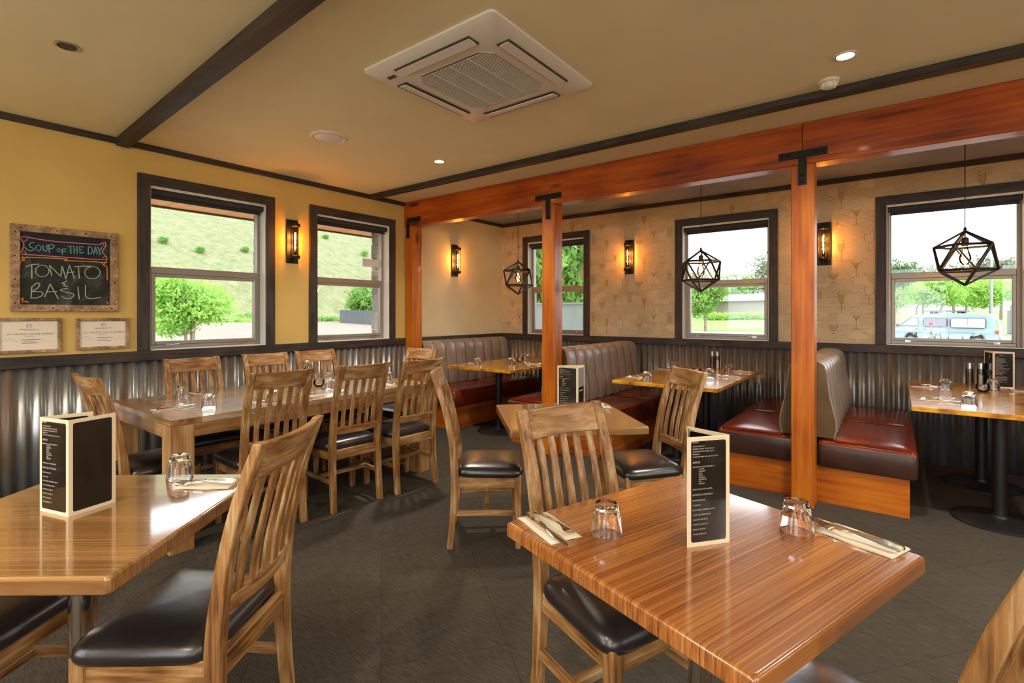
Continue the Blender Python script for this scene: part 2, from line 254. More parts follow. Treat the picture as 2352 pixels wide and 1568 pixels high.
# ------------------------------------------------------------------ mesh builder
class MB:
    def __init__(s): s.v = []; s.f = []; s.mi = []; s.X = Matrix.Identity(4); s.m = 0
    def add(s, vs, fs):
        o = len(s.v); s.v += [tuple(s.X @ Vector(p)) for p in vs]; s.f += [tuple(i+o for i in f) for f in fs]; s.mi += [s.m]*len(fs)
    def box(s, x0, x1, y0, y1, z0, z1):
        s.add([(x0,y0,z0),(x1,y0,z0),(x1,y1,z0),(x0,y1,z0),(x0,y0,z1),(x1,y0,z1),(x1,y1,z1),(x0,y1,z1)],
              [(0,3,2,1),(4,5,6,7),(0,1,5,4),(1,2,6,5),(2,3,7,6),(3,0,4,7)])
    def bar(s, a, b, w, t=None, up=(0,0,1)):       # rectangular bar a->b, w wide, t thick
        t = t or w; a = Vector(a); b = Vector(b); d = (b-a).normalized(); u = Vector(up)
        if abs(d.dot(u)) > .98: u = Vector((0,1,0))
        r = d.cross(u).normalized()*w/2; q = r.cross(d).normalized()*t/2
        s.add([a-r-q,a+r-q,a+r+q,a-r+q,b-r-q,b+r-q,b+r+q,b-r+q], [(0,3,2,1),(4,5,6,7),(0,1,5,4),(1,2,6,5),(2,3,7,6),(3,0,4,7)])
    def tube(s, pts, r, n=10, cap=True):
        pts = [Vector(p) for p in pts]; rs = r if isinstance(r, (list, tuple)) else [r]*len(pts); vs = []; fs = []
        prev = None
        for i, p in enumerate(pts):
            d = (pts[min(i+1,len(pts)-1)]-pts[max(i-1,0)]).normalized()
            u = prev if prev is not None and abs(prev.dot(d)) < .95 else (Vector((0,0,1)) if abs(d.z) < .9 else Vector((1,0,0)))
            a = (u - d*u.dot(d)).normalized(); prev = a; b = d.cross(a)
            for k in range(n):
                t = 2*PI*k/n; vs.append(p + (a*math.cos(t)+b*math.sin(t))*rs[i])
        for i in range(len(pts)-1):
            for k in range(n): fs.append((i*n+k, i*n+(k+1)%n, (i+1)*n+(k+1)%n, (i+1)*n+k))
        if cap: fs.append(tuple(range(n-1,-1,-1))); fs.append(tuple((len(pts)-1)*n+k for k in range(n)))
        s.add(vs, fs)
    def lathe(s, prof, n=24, close=False, facet=None, c=(0,0)):
        vs = []; fs = []
        for j, (r, z) in enumerate(prof):
            for k in range(n):
                t = 2*PI*k/n; rr = r
                if facet and facet[1] <= z <= facet[2]:
                    q = PI/facet[0]; rr = r*(math.cos(q)/math.cos((t % (2*q))-q))
                vs.append((c[0]+rr*math.cos(t), c[1]+rr*math.sin(t), z))
        m_ = len(prof)
        for j in range(m_ if close else m_-1):
            for k in range(n): fs.append((j*n+k, j*n+(k+1)%n, ((j+1)%m_)*n+(k+1)%n, ((j+1)%m_)*n+k))
        if not close:
            if prof[0][0] > 1e-6: fs.append(tuple(range(n-1,-1,-1)))
            if prof[-1][0] > 1e-6: fs.append(tuple((m_-1)*n+k for k in range(n)))
        s.add(vs, fs)
    def loft(s, rings, cap=True, closed=True):    # rings of equal length
        n = len(rings[0]); vs = [p for r in rings for p in r]; fs = []
        for i in range(len(rings)-1):
            for k in range(n if closed else n-1): fs.append((i*n+k, i*n+(k+1)%n, (i+1)*n+(k+1)%n, (i+1)*n+k))
        if cap: fs.append(tuple(range(n-1,-1,-1))); fs.append(tuple((len(rings)-1)*n+k for k in range(n)))
        s.add(vs, fs)
    def extr(s, poly, a0, a1, axis='X'):           # extrude 2D polygon
        def P(u, v, a): return {'X': (a,u,v), 'Y': (u,a,v), 'Z': (u,v,a)}[axis]
        n = len(poly); vs = [P(u,v,a0) for u,v in poly]+[P(u,v,a1) for u,v in poly]
        s.add(vs, [tuple(range(n-1,-1,-1)), tuple(range(n,2*n))]+[(i,(i+1)%n,n+(i+1)%n,n+i) for i in range(n)])
    def build(s, name, mats, parent=None, bevel=0, seg=2, smooth=False, sub=0, angle=40, loc=None, rz=0, wn=False):
        me = bpy.data.meshes.new(name); me.from_pydata(s.v, [], s.f)
        for k in (mats if isinstance(mats, (list, tuple)) else [mats]): me.materials.append(M[k])
        me.polygons.foreach_set('material_index', s.mi)
        import bmesh
        b = bmesh.new(); b.from_mesh(me); bmesh.ops.recalc_face_normals(b, faces=b.faces); b.to_mesh(me); b.free()
        o = bpy.data.objects.new(name, me); COL.objects.link(o)
        if parent: o.parent = parent
        if loc: o.location = loc
        if rz: o.rotation_euler = (0,0,rz)
        if bevel:
            md = o.modifiers.new('bevel', 'BEVEL'); md.width = bevel; md.segments = seg; md.limit_method = 'ANGLE'; md.angle_limit = math.radians(35)
        if sub:
            md = o.modifiers.new('sub', 'SUBSURF'); md.levels = sub; md.render_levels = sub
        if smooth or bevel or sub:
            me.polygons.foreach_set('use_smooth', [True]*len(me.polygons))
            if not sub:
                try: me.set_sharp_from_angle(angle=math.radians(angle))
                except Exception: pass
            if bevel or wn:
                md = o.modifiers.new('wn', 'WEIGHTED_NORMAL'); md.keep_sharp = True; md.weight = 100
        return o
def tag(o, label=None, cat=None, group=None, kind=None):
    if label: o['label'] = label
    if cat: o['category'] = cat
    if group: o['group'] = group
    if kind: o['kind'] = kind
    return o
def thing(name, label, cat, loc=(0,0,0), rz=0, group=None):
    o = bpy.data.objects.new(name, None); COL.objects.link(o); o.empty_display_size = .1
    o.location = loc; o.rotation_euler = (0,0,rz); return tag(o, label, cat, group)
def copy_tree(o, parent=None):
    c = o.copy(); COL.objects.link(c)
    if parent: c.parent = parent
    for k in list(o.children): copy_tree(k, c)
    return c
def place(o, loc, rz, label, group=None):
    o.location = loc; o.rotation_euler = (0,0,rz); o['label'] = label
    if group: o['group'] = group
    return o
def struct(name, mb, mats, **kw):
    o = mb.build(name, mats, **kw)
    if o.parent is None: o['kind'] = 'structure'
    return o
def text_mesh(name, rows, material, parent, X, bold=.0):
    """rows: (text, x, z, size); laid in the local x-z plane facing -y, moved by X"""
    vs = []; fs = []
    for (t, x, z, sz) in rows:
        c = bpy.data.curves.new('lettering', 'FONT'); c.body = t; c.size = sz; c.resolution_u = 1; c.offset = bold*sz
        o = bpy.data.objects.new('lettering', c); COL.objects.link(o); bpy.context.view_layer.update()
        me = bpy.data.meshes.new_from_object(o.evaluated_get(bpy.context.evaluated_depsgraph_get()))
        b0 = len(vs)
        vs += [X @ Vector((x+v.co.x, 0, z+v.co.y)) for v in me.vertices]; fs += [tuple(b0+i for i in p.vertices) for p in me.polygons]
        bpy.data.objects.remove(o); bpy.data.meshes.remove(me); bpy.data.curves.remove(c)
    me = bpy.data.meshes.new(name); me.from_pydata([tuple(v) for v in vs], [], fs); me.materials.append(M[material])
    o = bpy.data.objects.new(name, me); COL.objects.link(o); o.parent = parent; return o
# ------------------------------------------------------------------ room shell
XL, YB, YF, CZ, DADO = -4.74, 4.04, 5.937, 2.70, 1.064
XR, YN = 4.2, -2.8
def wall(mb, axis, p0, p1, a0, a1, openings, z0=-.1, z1=2.85):
    """slab between p0 and p1 on its thickness axis, running a0..a1, with (u0,u1,z0,z1) openings"""
    def bx(u0, u1, w0, w1):
        if u1-u0 < 1e-4 or w1-w0 < 1e-4: return
        if axis == 'Y': mb.box(p0, p1, u0, u1, w0, w1)
        else: mb.box(u0, u1, p0, p1, w0, w1)
    cur = a0
    for (u0, u1, w0, w1) in sorted(openings):
        bx(cur, u0, z0, z1); bx(u0, u1, z0, w0); bx(u0, u1, w1, z1); cur = u1
    bx(cur, a1, z0, z1)
WZ0, WZ1 = 1.066, 2.382
left_w = [(1.43, 2.352), (2.877, 3.813)]
far_w = [(-4.245, -3.325), (-2.014, -1.068), (-.074, .852), (1.9, 2.83)]
mb = MB(); wall(mb, 'Y', XL-.2, XL, YN-.2, YB+.145, [(a, b, WZ0, WZ1) for a, b in left_w]); mb.m = 1; wall(mb, 'Y', XL-.2, XL, YB+.145, YF+.2, []); struct('wall_left', mb, ['wall', 'wall_daylit'])
mb = MB(); wall(mb, 'X', YF, YF+.2, XL, XR, [(a, b, WZ0, WZ1) for a, b in far_w])
# wallpaper drawings: thin outline strips lying on the paper
def strip(pts, x0, z0, s=1., wd=.0026, closed=False):
    P = [(x0+p[0]*s, z0+p[1]*s) for p in pts]
    for i in range(len(P)-1):
        (ax, az), (bx, bz) = P[i], P[i+1]; dx, dz = bx-ax, bz-az; l = math.hypot(dx, dz) or 1; nx, nz_ = -dz/l*wd/2, dx/l*wd/2
        y = YF-.0012; mb.add([(ax+nx,y,az+nz_),(bx+nx,y,bz+nz_),(bx-nx,y,bz-nz_),(ax-nx,y,az-nz_)], [(0,1,2,3)])
def arc(cx, cz, rx, rz, a0, a1, n=9): return [(cx+rx*math.cos(math.radians(a0+(a1-a0)*i/n)), cz+rz*math.sin(math.radians(a0+(a1-a0)*i/n))) for i in range(n+1)]
MOTIF = {
 'tumbler': [[(-.024,.065),(-.022,-.06),(.022,-.06),(.024,.065)], [(-.022,.0),(.022,.0)], [(-.02,-.05),(.02,-.05)], [(-.012,.06),(-.012,-.05)], [(.004,.06),(.004,-.05)], [(.014,.02),(.014,-.05)]],
 'snifter': [arc(0,0,.038,.045,150,390), [(-.035,.0),(.035,.0)], [(0,-.045),(0,-.07)], [(-.022,-.074),(.022,-.074)]],
 'flute': [[(-.021,.07),(-.022,.0),(-.012,-.045),(0,-.06),(.012,-.045),(.022,.0),(.021,.07)], [(-.02,.03),(.02,.03)], [(0,-.06),(0,-.13)], [(-.02,-.135),(.02,-.135)]],
 'martini': [[(-.05,.045),(0,-.02),(.05,.045)], [(-.03,.02),(.03,.02)], [(0,-.02),(0,-.11)], arc(0,-.015,.009,.009,0,360,8), [(-.03,-.115),(.0,-.108),(.03,-.115)]],
 'wine': [arc(0,0,.04,.055,140,400,11), [(0,-.055),(0,-.13)], [(-.025,-.135),(.025,-.135)]]}
wallpaper_m = 1
for k in range(-4, 16):
    for nm, ox, oz in (('tumbler',0,1.824),('snifter',.127,2.001),('flute',.194,1.763),('martini',.317,2.084),('wine',.419,1.84)):
        X0 = -3.187+.512*k+ox
        if X0 < XL+.06 or X0 > XR-.1: continue
        for j in range(-3, 3):
            Z0 = oz+.256*(k % 2)+.512*j
            if Z0 < 1.20 or Z0 > 2.58: continue
            if any(a-.13 < X0 < b+.13 and Z0 < 2.53 for a, b in far_w): continue
            mb.m = 1
            for st in MOTIF[nm]: strip(st, X0, Z0)
            mb.m = 2
            if nm in ('flute', 'snifter', 'martini'):
                y = YF-.0008
                if nm == 'flute': q = [(-.019,.028),(-.019,0),(-.01,-.042),(0,-.055),(.01,-.042),(.019,0),(.019,.028)]
                elif nm == 'snifter': q = [(-.036,0)]+arc(0,0,.036,.043,190,350,8)+[(.036,0)]
                else: q = [(-.03,.018),(0,-.018),(.03,.018)]
                mb.add([(X0+a, y, Z0+b) for a, b in q], [tuple(range(len(q)))])
            mb.m = 0
struct('wall_far', mb, ['wallpaper', 'sketch', 'sketchfill'])
mb = MB(); wall(mb, 'Y', XR, XR+.2, YN-.2, YF+.2, [(.2,1.9,.9,2.4),(2.5,3.9,.9,2.4)]); struct('wall_right', mb, 'wall')
mb = MB(); wall(mb, 'X', YN-.2, YN, XL, XR, [(-3.8,-2.2,.1,2.4),(-.9,.9,.1,2.4),(1.8,3.4,.1,2.4)]); struct('wall_back', mb, 'wall')
mb = MB(); mb.box(XL-.2, XR+.2, YN-.2, YF+.2, -.12, 0); struct('floor', mb, 'carpet')
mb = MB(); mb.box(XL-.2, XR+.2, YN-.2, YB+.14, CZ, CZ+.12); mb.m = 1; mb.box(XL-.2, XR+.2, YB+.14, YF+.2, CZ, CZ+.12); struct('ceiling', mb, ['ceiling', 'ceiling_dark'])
# corrugated iron dado and dark rails
def corr(name, a0, a1, face, axis, z0=0.0, z1=.99):
    mb = MB(); n = int((a1-a0)/.076*8); vs = []
    for i in range(n+1):
        u = a0+(a1-a0)*i/n; d = .011+.0095*math.sin(2*PI*u/.076)
        for z in (z0, z1):
            vs.append((face+d, u, z) if axis == 'Y' else (u, face-d, z))
    mb.add(vs, [(2*i, 2*i+2, 2*i+3, 2*i+1) for i in range(n)])
    o = mb.build(name, 'corrugated', smooth=True, angle=180); o.modifiers.new('t', 'SOLIDIFY').thickness = .0008; o['kind'] = 'structure'
corr('trim_1', YN, YF-.02, XL+.002, 'Y'); corr('trim_2', XL+.02, XR, YF-.002, 'X')
def rail(name, x0, x1, y0, y1, z0, z1, m):
    mb = MB(); mb.box(x0, x1, y0, y1, z0, z1); o = mb.build(name, m, bevel=.004, seg=1); o['kind'] = 'structure'
rail('trim_3', XL, XL+.036, YN, YF-.036, .985, DADO, 'dark'); rail('trim_4', XL, XR, YF-.036, YF, .985, DADO, 'dark_x')
rail('trim_5', XL, XL+.03, YN, YB, 2.655, CZ, 'dark'); rail('trim_6', XL, XL+.03, YB+.15, YF-.03, 2.655, CZ, 'dark'); rail('trim_7', XL, XR, YF-.03, YF, 2.65, CZ, 'dark_x')
rail('trim_8', XL+.03, XR, 3.515, 3.60, 2.655, CZ, 'dark_x')
mb = MB(); mb.X = Matrix.Translation((XL+.03, 1.245, 0)) @ Matrix.Rotation(math.radians(-2.4), 4, 'Z'); mb.box(-.002, 8.2, -.042, .042, 2.635, CZ)
o = mb.build('trim_9', 'dark_x', bevel=.004, seg=1); o['kind'] = 'structure'

# ------------------------------------------------------------------ windows (local: x along wall, +y outwards, z up)
def make_window(wd):
    h = wd/2; t = thing('window_1', 'dark-cased window', 'window'); del t['label']; del t['category']; t['kind'] = 'structure'
    mb = MB(); c = .085
    mb.box(-h-c, -h, -.026, 0, DADO, WZ1+c); mb.box(h, h+c, -.026, 0, DADO, WZ1+c); mb.build('casing_side', 'dark_z', t, bevel=.004, seg=1)
    mb = MB(); mb.extr([(-h-c,WZ1+c),(-h,WZ1),(h,WZ1),(h+c,WZ1+c)], -.027, 0, 'Y'); mb.build('casing_head', 'dark_x', t, bevel=.004, seg=1)
    mb = MB()
    for x0, x1 in ((-h, -h+.006), (h-.006, h)): mb.box(x0, x1, -.012, .10, WZ0, WZ1)
    mb.box(-h+.006, h-.006, -.012, .10, WZ1-.006, WZ1); mb.box(-h+.006, h-.006, -.02, .10, WZ0-.002, WZ0+.006); mb.build('reveal_lining', 'reveal', t)
    mb = MB(); f = .030; y0, y1 = .085, .135
    mb.box(-h+.006, -h+.006+f, y0, y1, WZ0+.006, WZ1-.006); mb.box(h-.006-f, h-.006, y0, y1, WZ0+.006, WZ1-.006)
    mb.box(-h+.006+f, h-.006-f, y0, y1, WZ1-.006-f, WZ1-.006); mb.box(-h+.006+f, h-.006-f, y0, y1, WZ0+.006, WZ0+.006+f)
    mb.box(-h+.006+f, h-.006-f, y0-.01, y1, 1.688, 1.742); mb.build('window_frame', 'alu', t, bevel=.003, seg=1)
    a = h-.006-f; mb = MB(); s = .028; zb, zt = WZ0+.006+f, 1.688
    mb.box(-a, -a+s, y0-.008, y1-.01, zb, zt); mb.box(a-s, a, y0-.008, y1-.01, zb, zt); mb.box(-a+s, a-s, y0-.008, y1-.01, zb, zb+s); mb.box(-a+s, a-s, y0-.008, y1-.01, zt-s, zt)
    mb.build('sash', 'alu', t, bevel=.003, seg=1)
    mb = MB(); mb.box(-a, a, .112, .116, 1.742, WZ1-.036); mb.build('glass_pane', 'pane', t)
    mb = MB(); mb.box(-a+s, a-s, .112, .116, zb+s, zt-s); mb.build('glass_pane', 'pane', t)
    bl = MB(); bl.tube([(-h+.012,.032,2.342),(h-.012,.032,2.342)], .026, 14); bl.box(-h+.02, h-.02, .053, .056, 2.300, 2.345); bl.box(-h+.02, h-.02, .048, .060, 2.290, 2.303); b_ = bl.build('roller_blind', 'blind', t, smooth=True)
    hb = MB(); hb.box(-h+.008, h-.008, .006, .062, 2.366, 2.375); hb.build('headrail', 'reveal', b_)
    for sx in (-1, 1):
        l = MB(); cx = sx*(h-.16); l.box(cx-.022, cx+.022, y0-.018, y0-.006, zb-.012, zb+.010); l.bar((cx,y0-.022,zb), (cx-.07*sx,y0-.030,zb+.006), .012, .008); l.tube([(cx,y0-.006,zb),(cx,y0-.03,zb)], .008, 8)
        l.build('latch', 'chrome', t, bevel=.002, seg=1)
    return t
w0 = make_window(.925)
spots = [((XL, (left_w[0][0]+left_w[0][1])/2, 0), PI/2), ((XL, (left_w[1][0]+left_w[1][1])/2, 0), PI/2)] + [(((a+b)/2, YF, 0), 0) for a, b in far_w]
for i, (p, r) in enumerate(spots):
    o = w0 if i == 0 else copy_tree(w0)
    o.location = p; o.rotation_euler = (0,0,r); o.name = 'window_%d' % (i+1)
# cable pull of the blind in the right-hand window and the paper notice stuck on the narrow window are parts of those windows
W5 = bpy.data.objects['window_5']; mb = MB(); mb.tube([(-.44,.05,2.33),(-.44,.05,1.42)], .0035, 6); mb.build('blind_cord', 'white', W5)
W3 = bpy.data.objects['window_3']; mb = MB(); mb.box(.335, .43, .109, .1115, 1.86, 1.98); mb.build('paper_notice', 'reveal', W3)
W2 = bpy.data.objects['window_2']; mb = MB(); mb.box(.18, .42, .109, .1115, 1.90, 1.99); mb.build('paper_notice', 'reveal', W2)

# ------------------------------------------------------------------ timber beam, posts and iron brackets
beam = thing('timber_beam', 'long orange-stained timber beam across the ceiling on square posts', 'beam', (0, YB, 0))
for x0, x1 in ((XL+.001, -.5255), (-.5235, XR-.001)):
    mb = MB(); mb.box(x0, x1, 0, .145, 2.405, CZ-.001); mb.build('beam_length', 'beam_x', beam, bevel=.006)
POST = [(-4.645, 'orange-stained square timber post against the left wall'), (-2.655, 'orange-stained square timber post between the corner booth and the middle booth'), (-.523, 'red-orange square timber post in front of the right-hand double bench')]
for i, (x, lb) in enumerate(POST):
    w_ = .065 if i == 0 else .072
    mb = MB(); mb.box(-w_, w_, 0, .145, 0, 2.404); tag(mb.build('timber_post', 'post_z', bevel=.006, loc=(x, YB, 0)), lb, 'post', 'timber posts under the beam')
    t = thing('iron_bracket', ['black iron angle bracket where the beam meets the left wall', 'black iron T bracket over the post beside the corner booth', 'black iron T bracket over the right-hand post'][i], 'bracket', (x, YB, 0), 0, 'iron brackets on the beam')
    mb = MB(); cx = -.02 if i == 0 else 0
    mb.box((cx-.02 if i == 0 else -.15), .15 if i else .20, -.007, 0, 2.452, 2.505); mb.box(cx-.026, cx+.026, -.007, 0, 2.262, 2.452); mb.build('plate', 'iron', t, bevel=.002, seg=1)
    for bx, bz in (((.08,2.478),(.155,2.478),(cx,2.29),(cx,2.33)) if i == 0 else ((-.125,2.478),(-.085,2.478),(.085,2.478),(.125,2.478),(0,2.285),(0,2.33))):
        mb = MB(); mb.X = Matrix.Translation((bx, -.007, bz)) @ Matrix.Rotation(PI/2, 4, 'X'); mb.lathe([(.012,0),(.012,.003),(.009,.007),(.004,.009)], 10); mb.build('bolt', 'iron', t, smooth=True)

# ------------------------------------------------------------------ ceiling fittings
ac = thing('ceiling_air_conditioner', 'square white cassette air conditioner with a grille, set in the ceiling', 'air conditioner', (-1.868, 2.158, CZ))
def rrect(w_, r, n=5):
    P = []
    for cx, cy, a in ((w_-r,w_-r,0),(-w_+r,w_-r,90),(-w_+r,-w_+r,180),(w_-r,-w_+r,270)):
        P += [(cx+r*math.cos(math.radians(a+90*i/n)), cy+r*math.sin(math.radians(a+90*i/n))) for i in range(n+1)]
    return P
def ringloft(mb, specs): mb.loft([[(x, y, z) for x, y in rrect(w_, r)] for w_, r, z in specs])
mb = MB(); ringloft(mb, [(.465,.03,-.001),(.465,.03,-.014),(.43,.03,-.034),(.27,.05,-.036)]); mb.build('panel', 'white', ac, smooth=True, angle=30)
mb = MB(); mb.m = 0
oct_ = [(.26,.20),(.20,.26),(-.20,.26),(-.26,.20),(-.26,-.20),(-.20,-.26),(.20,-.26),(.26,-.20)]
mb.extr([(x*1.06, y*1.06) for x, y in oct_], -.0375, -.034, 'Z')
mb.m = 1; mb.extr([(x*1.03, y*1.03) for x, y in oct_], -.0385, -.0376, 'Z'); mb.m = 0
for k in range(46):
    y = -.262+.524*(k+.5)/46; hw = .268-max(0, abs(y)-.206); mb.box(-hw, hw, y-.0019, y+.0019, -.0412, -.0386)
for x in (-.13, 0, .13): mb.box(x-.002, x+.002, -.262, .262, -.043, -.0386)
mb.build('intake_grille', ['white', 'white_grey'], ac)
for k in range(4):
    X_ = Matrix.Rotation(k*PI/2, 4, 'Z'); mb = MB(); mb.X = X_; mb.m = 1; mb.box(-.27, .27, .328, .406, -.0395, -.034); mb.m = 0
    mb.X = X_ @ Matrix.Translation((0,.367,-.041)) @ Matrix.Rotation(.12, 4, 'X'); mb.box(-.262, .262, -.027, .027, -.004, .001); mb.build('louvre', ['white', 'white_grey'], ac)
mb = MB(); mb.box(-.375, -.315, -.37, -.345, -.0375, -.034); mb.build('sensor', 'white_grey', ac)
v = thing('ceiling_vent', 'round white air diffuser in the ceiling near the left windows', 'vent', (-3.42, 2.182, CZ))
mb = MB(); mb.lathe([(.135,0),(.135,-.006),(.118,-.014),(.108,-.008)], 40); mb.build('rim', 'white', v, smooth=True)
mb = MB(); mb.lathe([(.105,-.004),(.10,-.012),(.05,-.020),(.01,-.021)], 40); mb.build('disc', 'white', v, smooth=True)
def downlight(x, y, label, on=True, lamp=True):
    t = thing('downlight', label, 'light', (x, y, CZ), 0, 'recessed ceiling downlights')
    mb = MB(); mb.lathe([(.052,0),(.052,-.004),(.040,-.006),(.040,-.001)], 24); mb.build('rim', 'white' if on else 'chrome', t, smooth=True)
    mb = MB(); mb.lathe([(.039,-.002),(.02,-.0035),(.001,-.004)], 24); mb.build('lamp', 'downlight' if on else 'white_grey', t, smooth=True)
    if lamp:
        l = bpy.data.lights.new('downlight_beam', 'SPOT'); l.energy = DOWN_W*12; l.color = (1,.9,.74); l.spot_size = math.radians(150); l.spot_blend = 1; l.shadow_soft_size = .06
        lo = bpy.data.objects.new('beam_light', l); COL.objects.link(lo); lo.parent = t; lo.location = (0,0,-.03)
downlight(-3.196, 3.123, 'lit warm downlight in the ceiling between the two left windows and the beam')
downlight(-.21, 3.125, 'lit warm downlight in the ceiling beside the smoke detector')
downlight(-3.298, .644, 'unlit downlight with a metal rim near the dark cross beam', on=False, lamp=False)
for i, (x, y) in enumerate(((-3.3,-1.3),(-1.6,-.9),(1.8,.2),(1.8,3.1),(0,-1.9),(2.9,-1.5))):  # extra downlights out of view, added to brighten the interior
    downlight(x, y, 'added unseen fill downlight, '+('by the left wall','over the back left area','at the right of the room','over the aisle by the far right window','in the back row, middle','in the back row, right')[i])
for i, (x, y) in enumerate(((-3.2,-1.6),(-.6,-1.5),(2.2,-1.2),(2.9,1.6))):  # glowing globes added out of view as fill for ceiling and foreground
    t = thing('fill_globe', 'added unseen fill globe behind the viewpoint, hung '+('near the left wall','over the middle of the back part','towards the right wall','beside the right wall windows')[i], 'pendant lamp', (x, y, 2.18), 0, 'added fill globes')
    mb = MB(); mb.lathe([(.001,-.13)]+[(.13*math.cos(math.radians(a)), .13*math.sin(math.radians(a))) for a in range(-75,76,15)]+[(.001,.13)], 24); mb.build('globe', 'globe', t, smooth=True)
    mb = MB(); mb.tube([(0,0,.13),(0,0,.52)], .006, 8); mb.build('stem', 'black', t)
sd = thing('smoke_detector', 'round white smoke detector on the ceiling beside the dark batten', 'smoke detector', (-.308, 3.406, CZ))
mb = MB(); mb.lathe([(.052,0),(.052,-.012),(.046,-.016)], 24); mb.build('base', 'white', sd, smooth=True)
mb = MB(); mb.lathe([(.03,-.016),(.03,-.034),(.033,-.037),(.033,-.042),(.022,-.047),(.002,-.048)], 24)
for k in range(8):
    a = k*PI/4; mb.X = Matrix.Rotation(a, 4, 'Z'); mb.box(.03, .042, -.003, .003, -.040, -.014)
mb.X = Matrix.Identity(4); mb.build('sensing_head', 'white', sd, smooth=True)

# ------------------------------------------------------------------ wall sconces (local: +y into the room... wall at y=0, room at -y)
def make_sconce():
    t = thing('wall_sconce', '', 'wall light', group='industrial wall sconces')
    mb = MB(); mb.box(-.06, .06, -.012, 0, -.215, .215); mb.build('backplate', 'iron', t, bevel=.003, seg=1)
    for s in (-1, 1):
        mb = MB(); mb.X = Matrix.Translation((0,-.062,0)); mb.lathe([(.028, s*.175),(.046, s*.17),(.046, s*.145),(.04, s*.14)], 20)
        mb.X = Matrix.Identity(4); mb.bar((0,-.008,s*.178), (0,-.062,s*.172), .022, .012); mb.tube([(0,-.062,s*.17),(0,-.062,s*.198)], .010, 8); mb.build('holder', 'iron', t, bevel=.002, seg=1)
    mb = MB()
    for k in range(8):
        a = 2*PI*k/8+.3; x = .043*math.cos(a); y = -.062+.043*math.sin(a); mb.tube([(x,y,-.15),(x,y,.15)], .0022, 6)
    mb.build('guard_rods', 'iron', t, smooth=True)
    mb = MB(); mb.tube([(0,-.062,.135),(0,-.062,-.095),(0,-.062,-.108)], [.0165,.0165,.006], 16); b_ = mb.build('bulb', 'bulbglass', t, smooth=True)
    mb = MB(); mb.tube([(0,-.062,-.14),(0,-.062,-.108)], .015, 12); mb.build('socket', 'iron', b_, smooth=True)
    mb = MB(); mb.tube([(.002,-.062,-.085),(-.001,-.060,0),(.002,-.064,.085)], .0042, 8)
    for k in range(4): mb.tube([(0,-.062,-.065+.04*k),(0,-.062,-.047+.04*k)], .0085, 8)
    mb.build('filament', 'filament', b_, smooth=True)
    for z in (-.05, .05):
        l = bpy.data.lights.new('sconce_glow', 'POINT'); l.energy = SCONCE_W; l.color = (1,.40,.06); l.shadow_soft_size = .018
        lo = bpy.data.objects.new('glow_light', l); COL.objects.link(lo); lo.parent = t; lo.location = (0,-.064,z)
    return t
s0 = make_sconce()
for i, (p, r, lb) in enumerate((((XL, 2.618, 2.068), PI/2, 'black iron wall sconce with a glowing tube bulb between the two left windows'),
        ((XL, 4.915, 2.07), PI/2, 'black iron wall sconce on the plain wall above the corner booth'),
        ((-2.675, YF, 2.07), 0, 'black iron wall sconce on the wallpaper between the narrow and middle windows'),
        ((-.578, YF, 2.06), 0, 'black iron wall sconce on the wallpaper just right of the right-hand post'),
        ((1.45, YF, 2.06), 0, 'black iron wall sconce on the wallpaper at the far right end'))):
    place(s0 if i == 0 else copy_tree(s0), p, r, lb)

# ------------------------------------------------------------------ pendants
def make_pendant(phi):
    t = thing('pendant_lamp', '', 'pendant lamp', group='black cage pendants over the booths')
    R_ = .2; z1 = R_/math.sqrt(5); r1 = 2*R_/math.sqrt(5)
    V = [(0,0,R_)]+[(r1*math.cos(phi+2*PI*k/5), r1*math.sin(phi+2*PI*k/5), z1) for k in range(5)]+[(r1*math.cos(phi+2*PI*(k+.5)/5), r1*math.sin(phi+2*PI*(k+.5)/5), -z1) for k in range(5)]+[(0,0,-R_)]
    E = [(0,1+k) for k in range(5)]+[(1+k,1+(k+1)%5) for k in range(5)]+[(1+k,6+k) for k in range(5)]+[(1+(k+1)%5,6+k) for k in range(5)]+[(6+k,6+(k+1)%5) for k in range(5)]+[(11,6+k) for k in range(5)]
    mb = MB()
    for a, b in E:
        A, B_ = Vector(V[a]), Vector(V[b]); mid = (A+B_)/2; mb.bar(A, B_, .012, .015, up=tuple(mid.normalized()))
    mb.build('cage', 'black', t)
    mb = MB(); mb.tube([(0,0,R_),(0,0,.93)], .0032, 8); mb.build('cord', 'black', t, smooth=True)
    mb = MB(); mb.lathe([(.004,R_+.03),(.010,R_+.02),(.011,R_-.005),(.006,R_-.012)], 12); mb.build('finial', 'black', t, smooth=True)
    mb = MB(); mb.tube([(0,0,R_),(0,0,.15)], .004, 8); mb.lathe([(.006,.155),(.019,.15),(.022,.14),(.022,.095),(.019,.09)], 16); mb.build('lamp_holder', 'black', t, smooth=True)
    mb = MB(); mb.lathe([(.013,.095),(.015,.075),(.024,.045),(.034,.015),(.036,-.005),(.030,-.03),(.016,-.048),(.002,-.053)], 20); b_ = mb.build('bulb', 'bulbglass', t, smooth=True)
    mb = MB()
    for k in range(6):
        a = 2*PI*k/6; mb.tube([(.006*math.cos(a),.006*math.sin(a),.055),(.017*math.cos(a+.3),.017*math.sin(a+.3),.0),(.007*math.cos(a+.6),.007*math.sin(a+.6),-.03)], .0014, 6)
    mb.build('filament', 'fil_dim', b_, smooth=True)
    mb = MB(); mb.lathe([(.045,.935),(.045,.915),(.01,.91)], 20); mb.build('ceiling_rose', 'black', t, smooth=True)
    l = bpy.data.lights.new('pendant_glow', 'POINT'); l.energy = PEND_W; l.color = (1,.62,.28); l.shadow_soft_size = .025
    lo = bpy.data.objects.new('glow_light', l); COL.objects.link(lo); lo.parent = t; lo.location = (0,0,0)
    return t
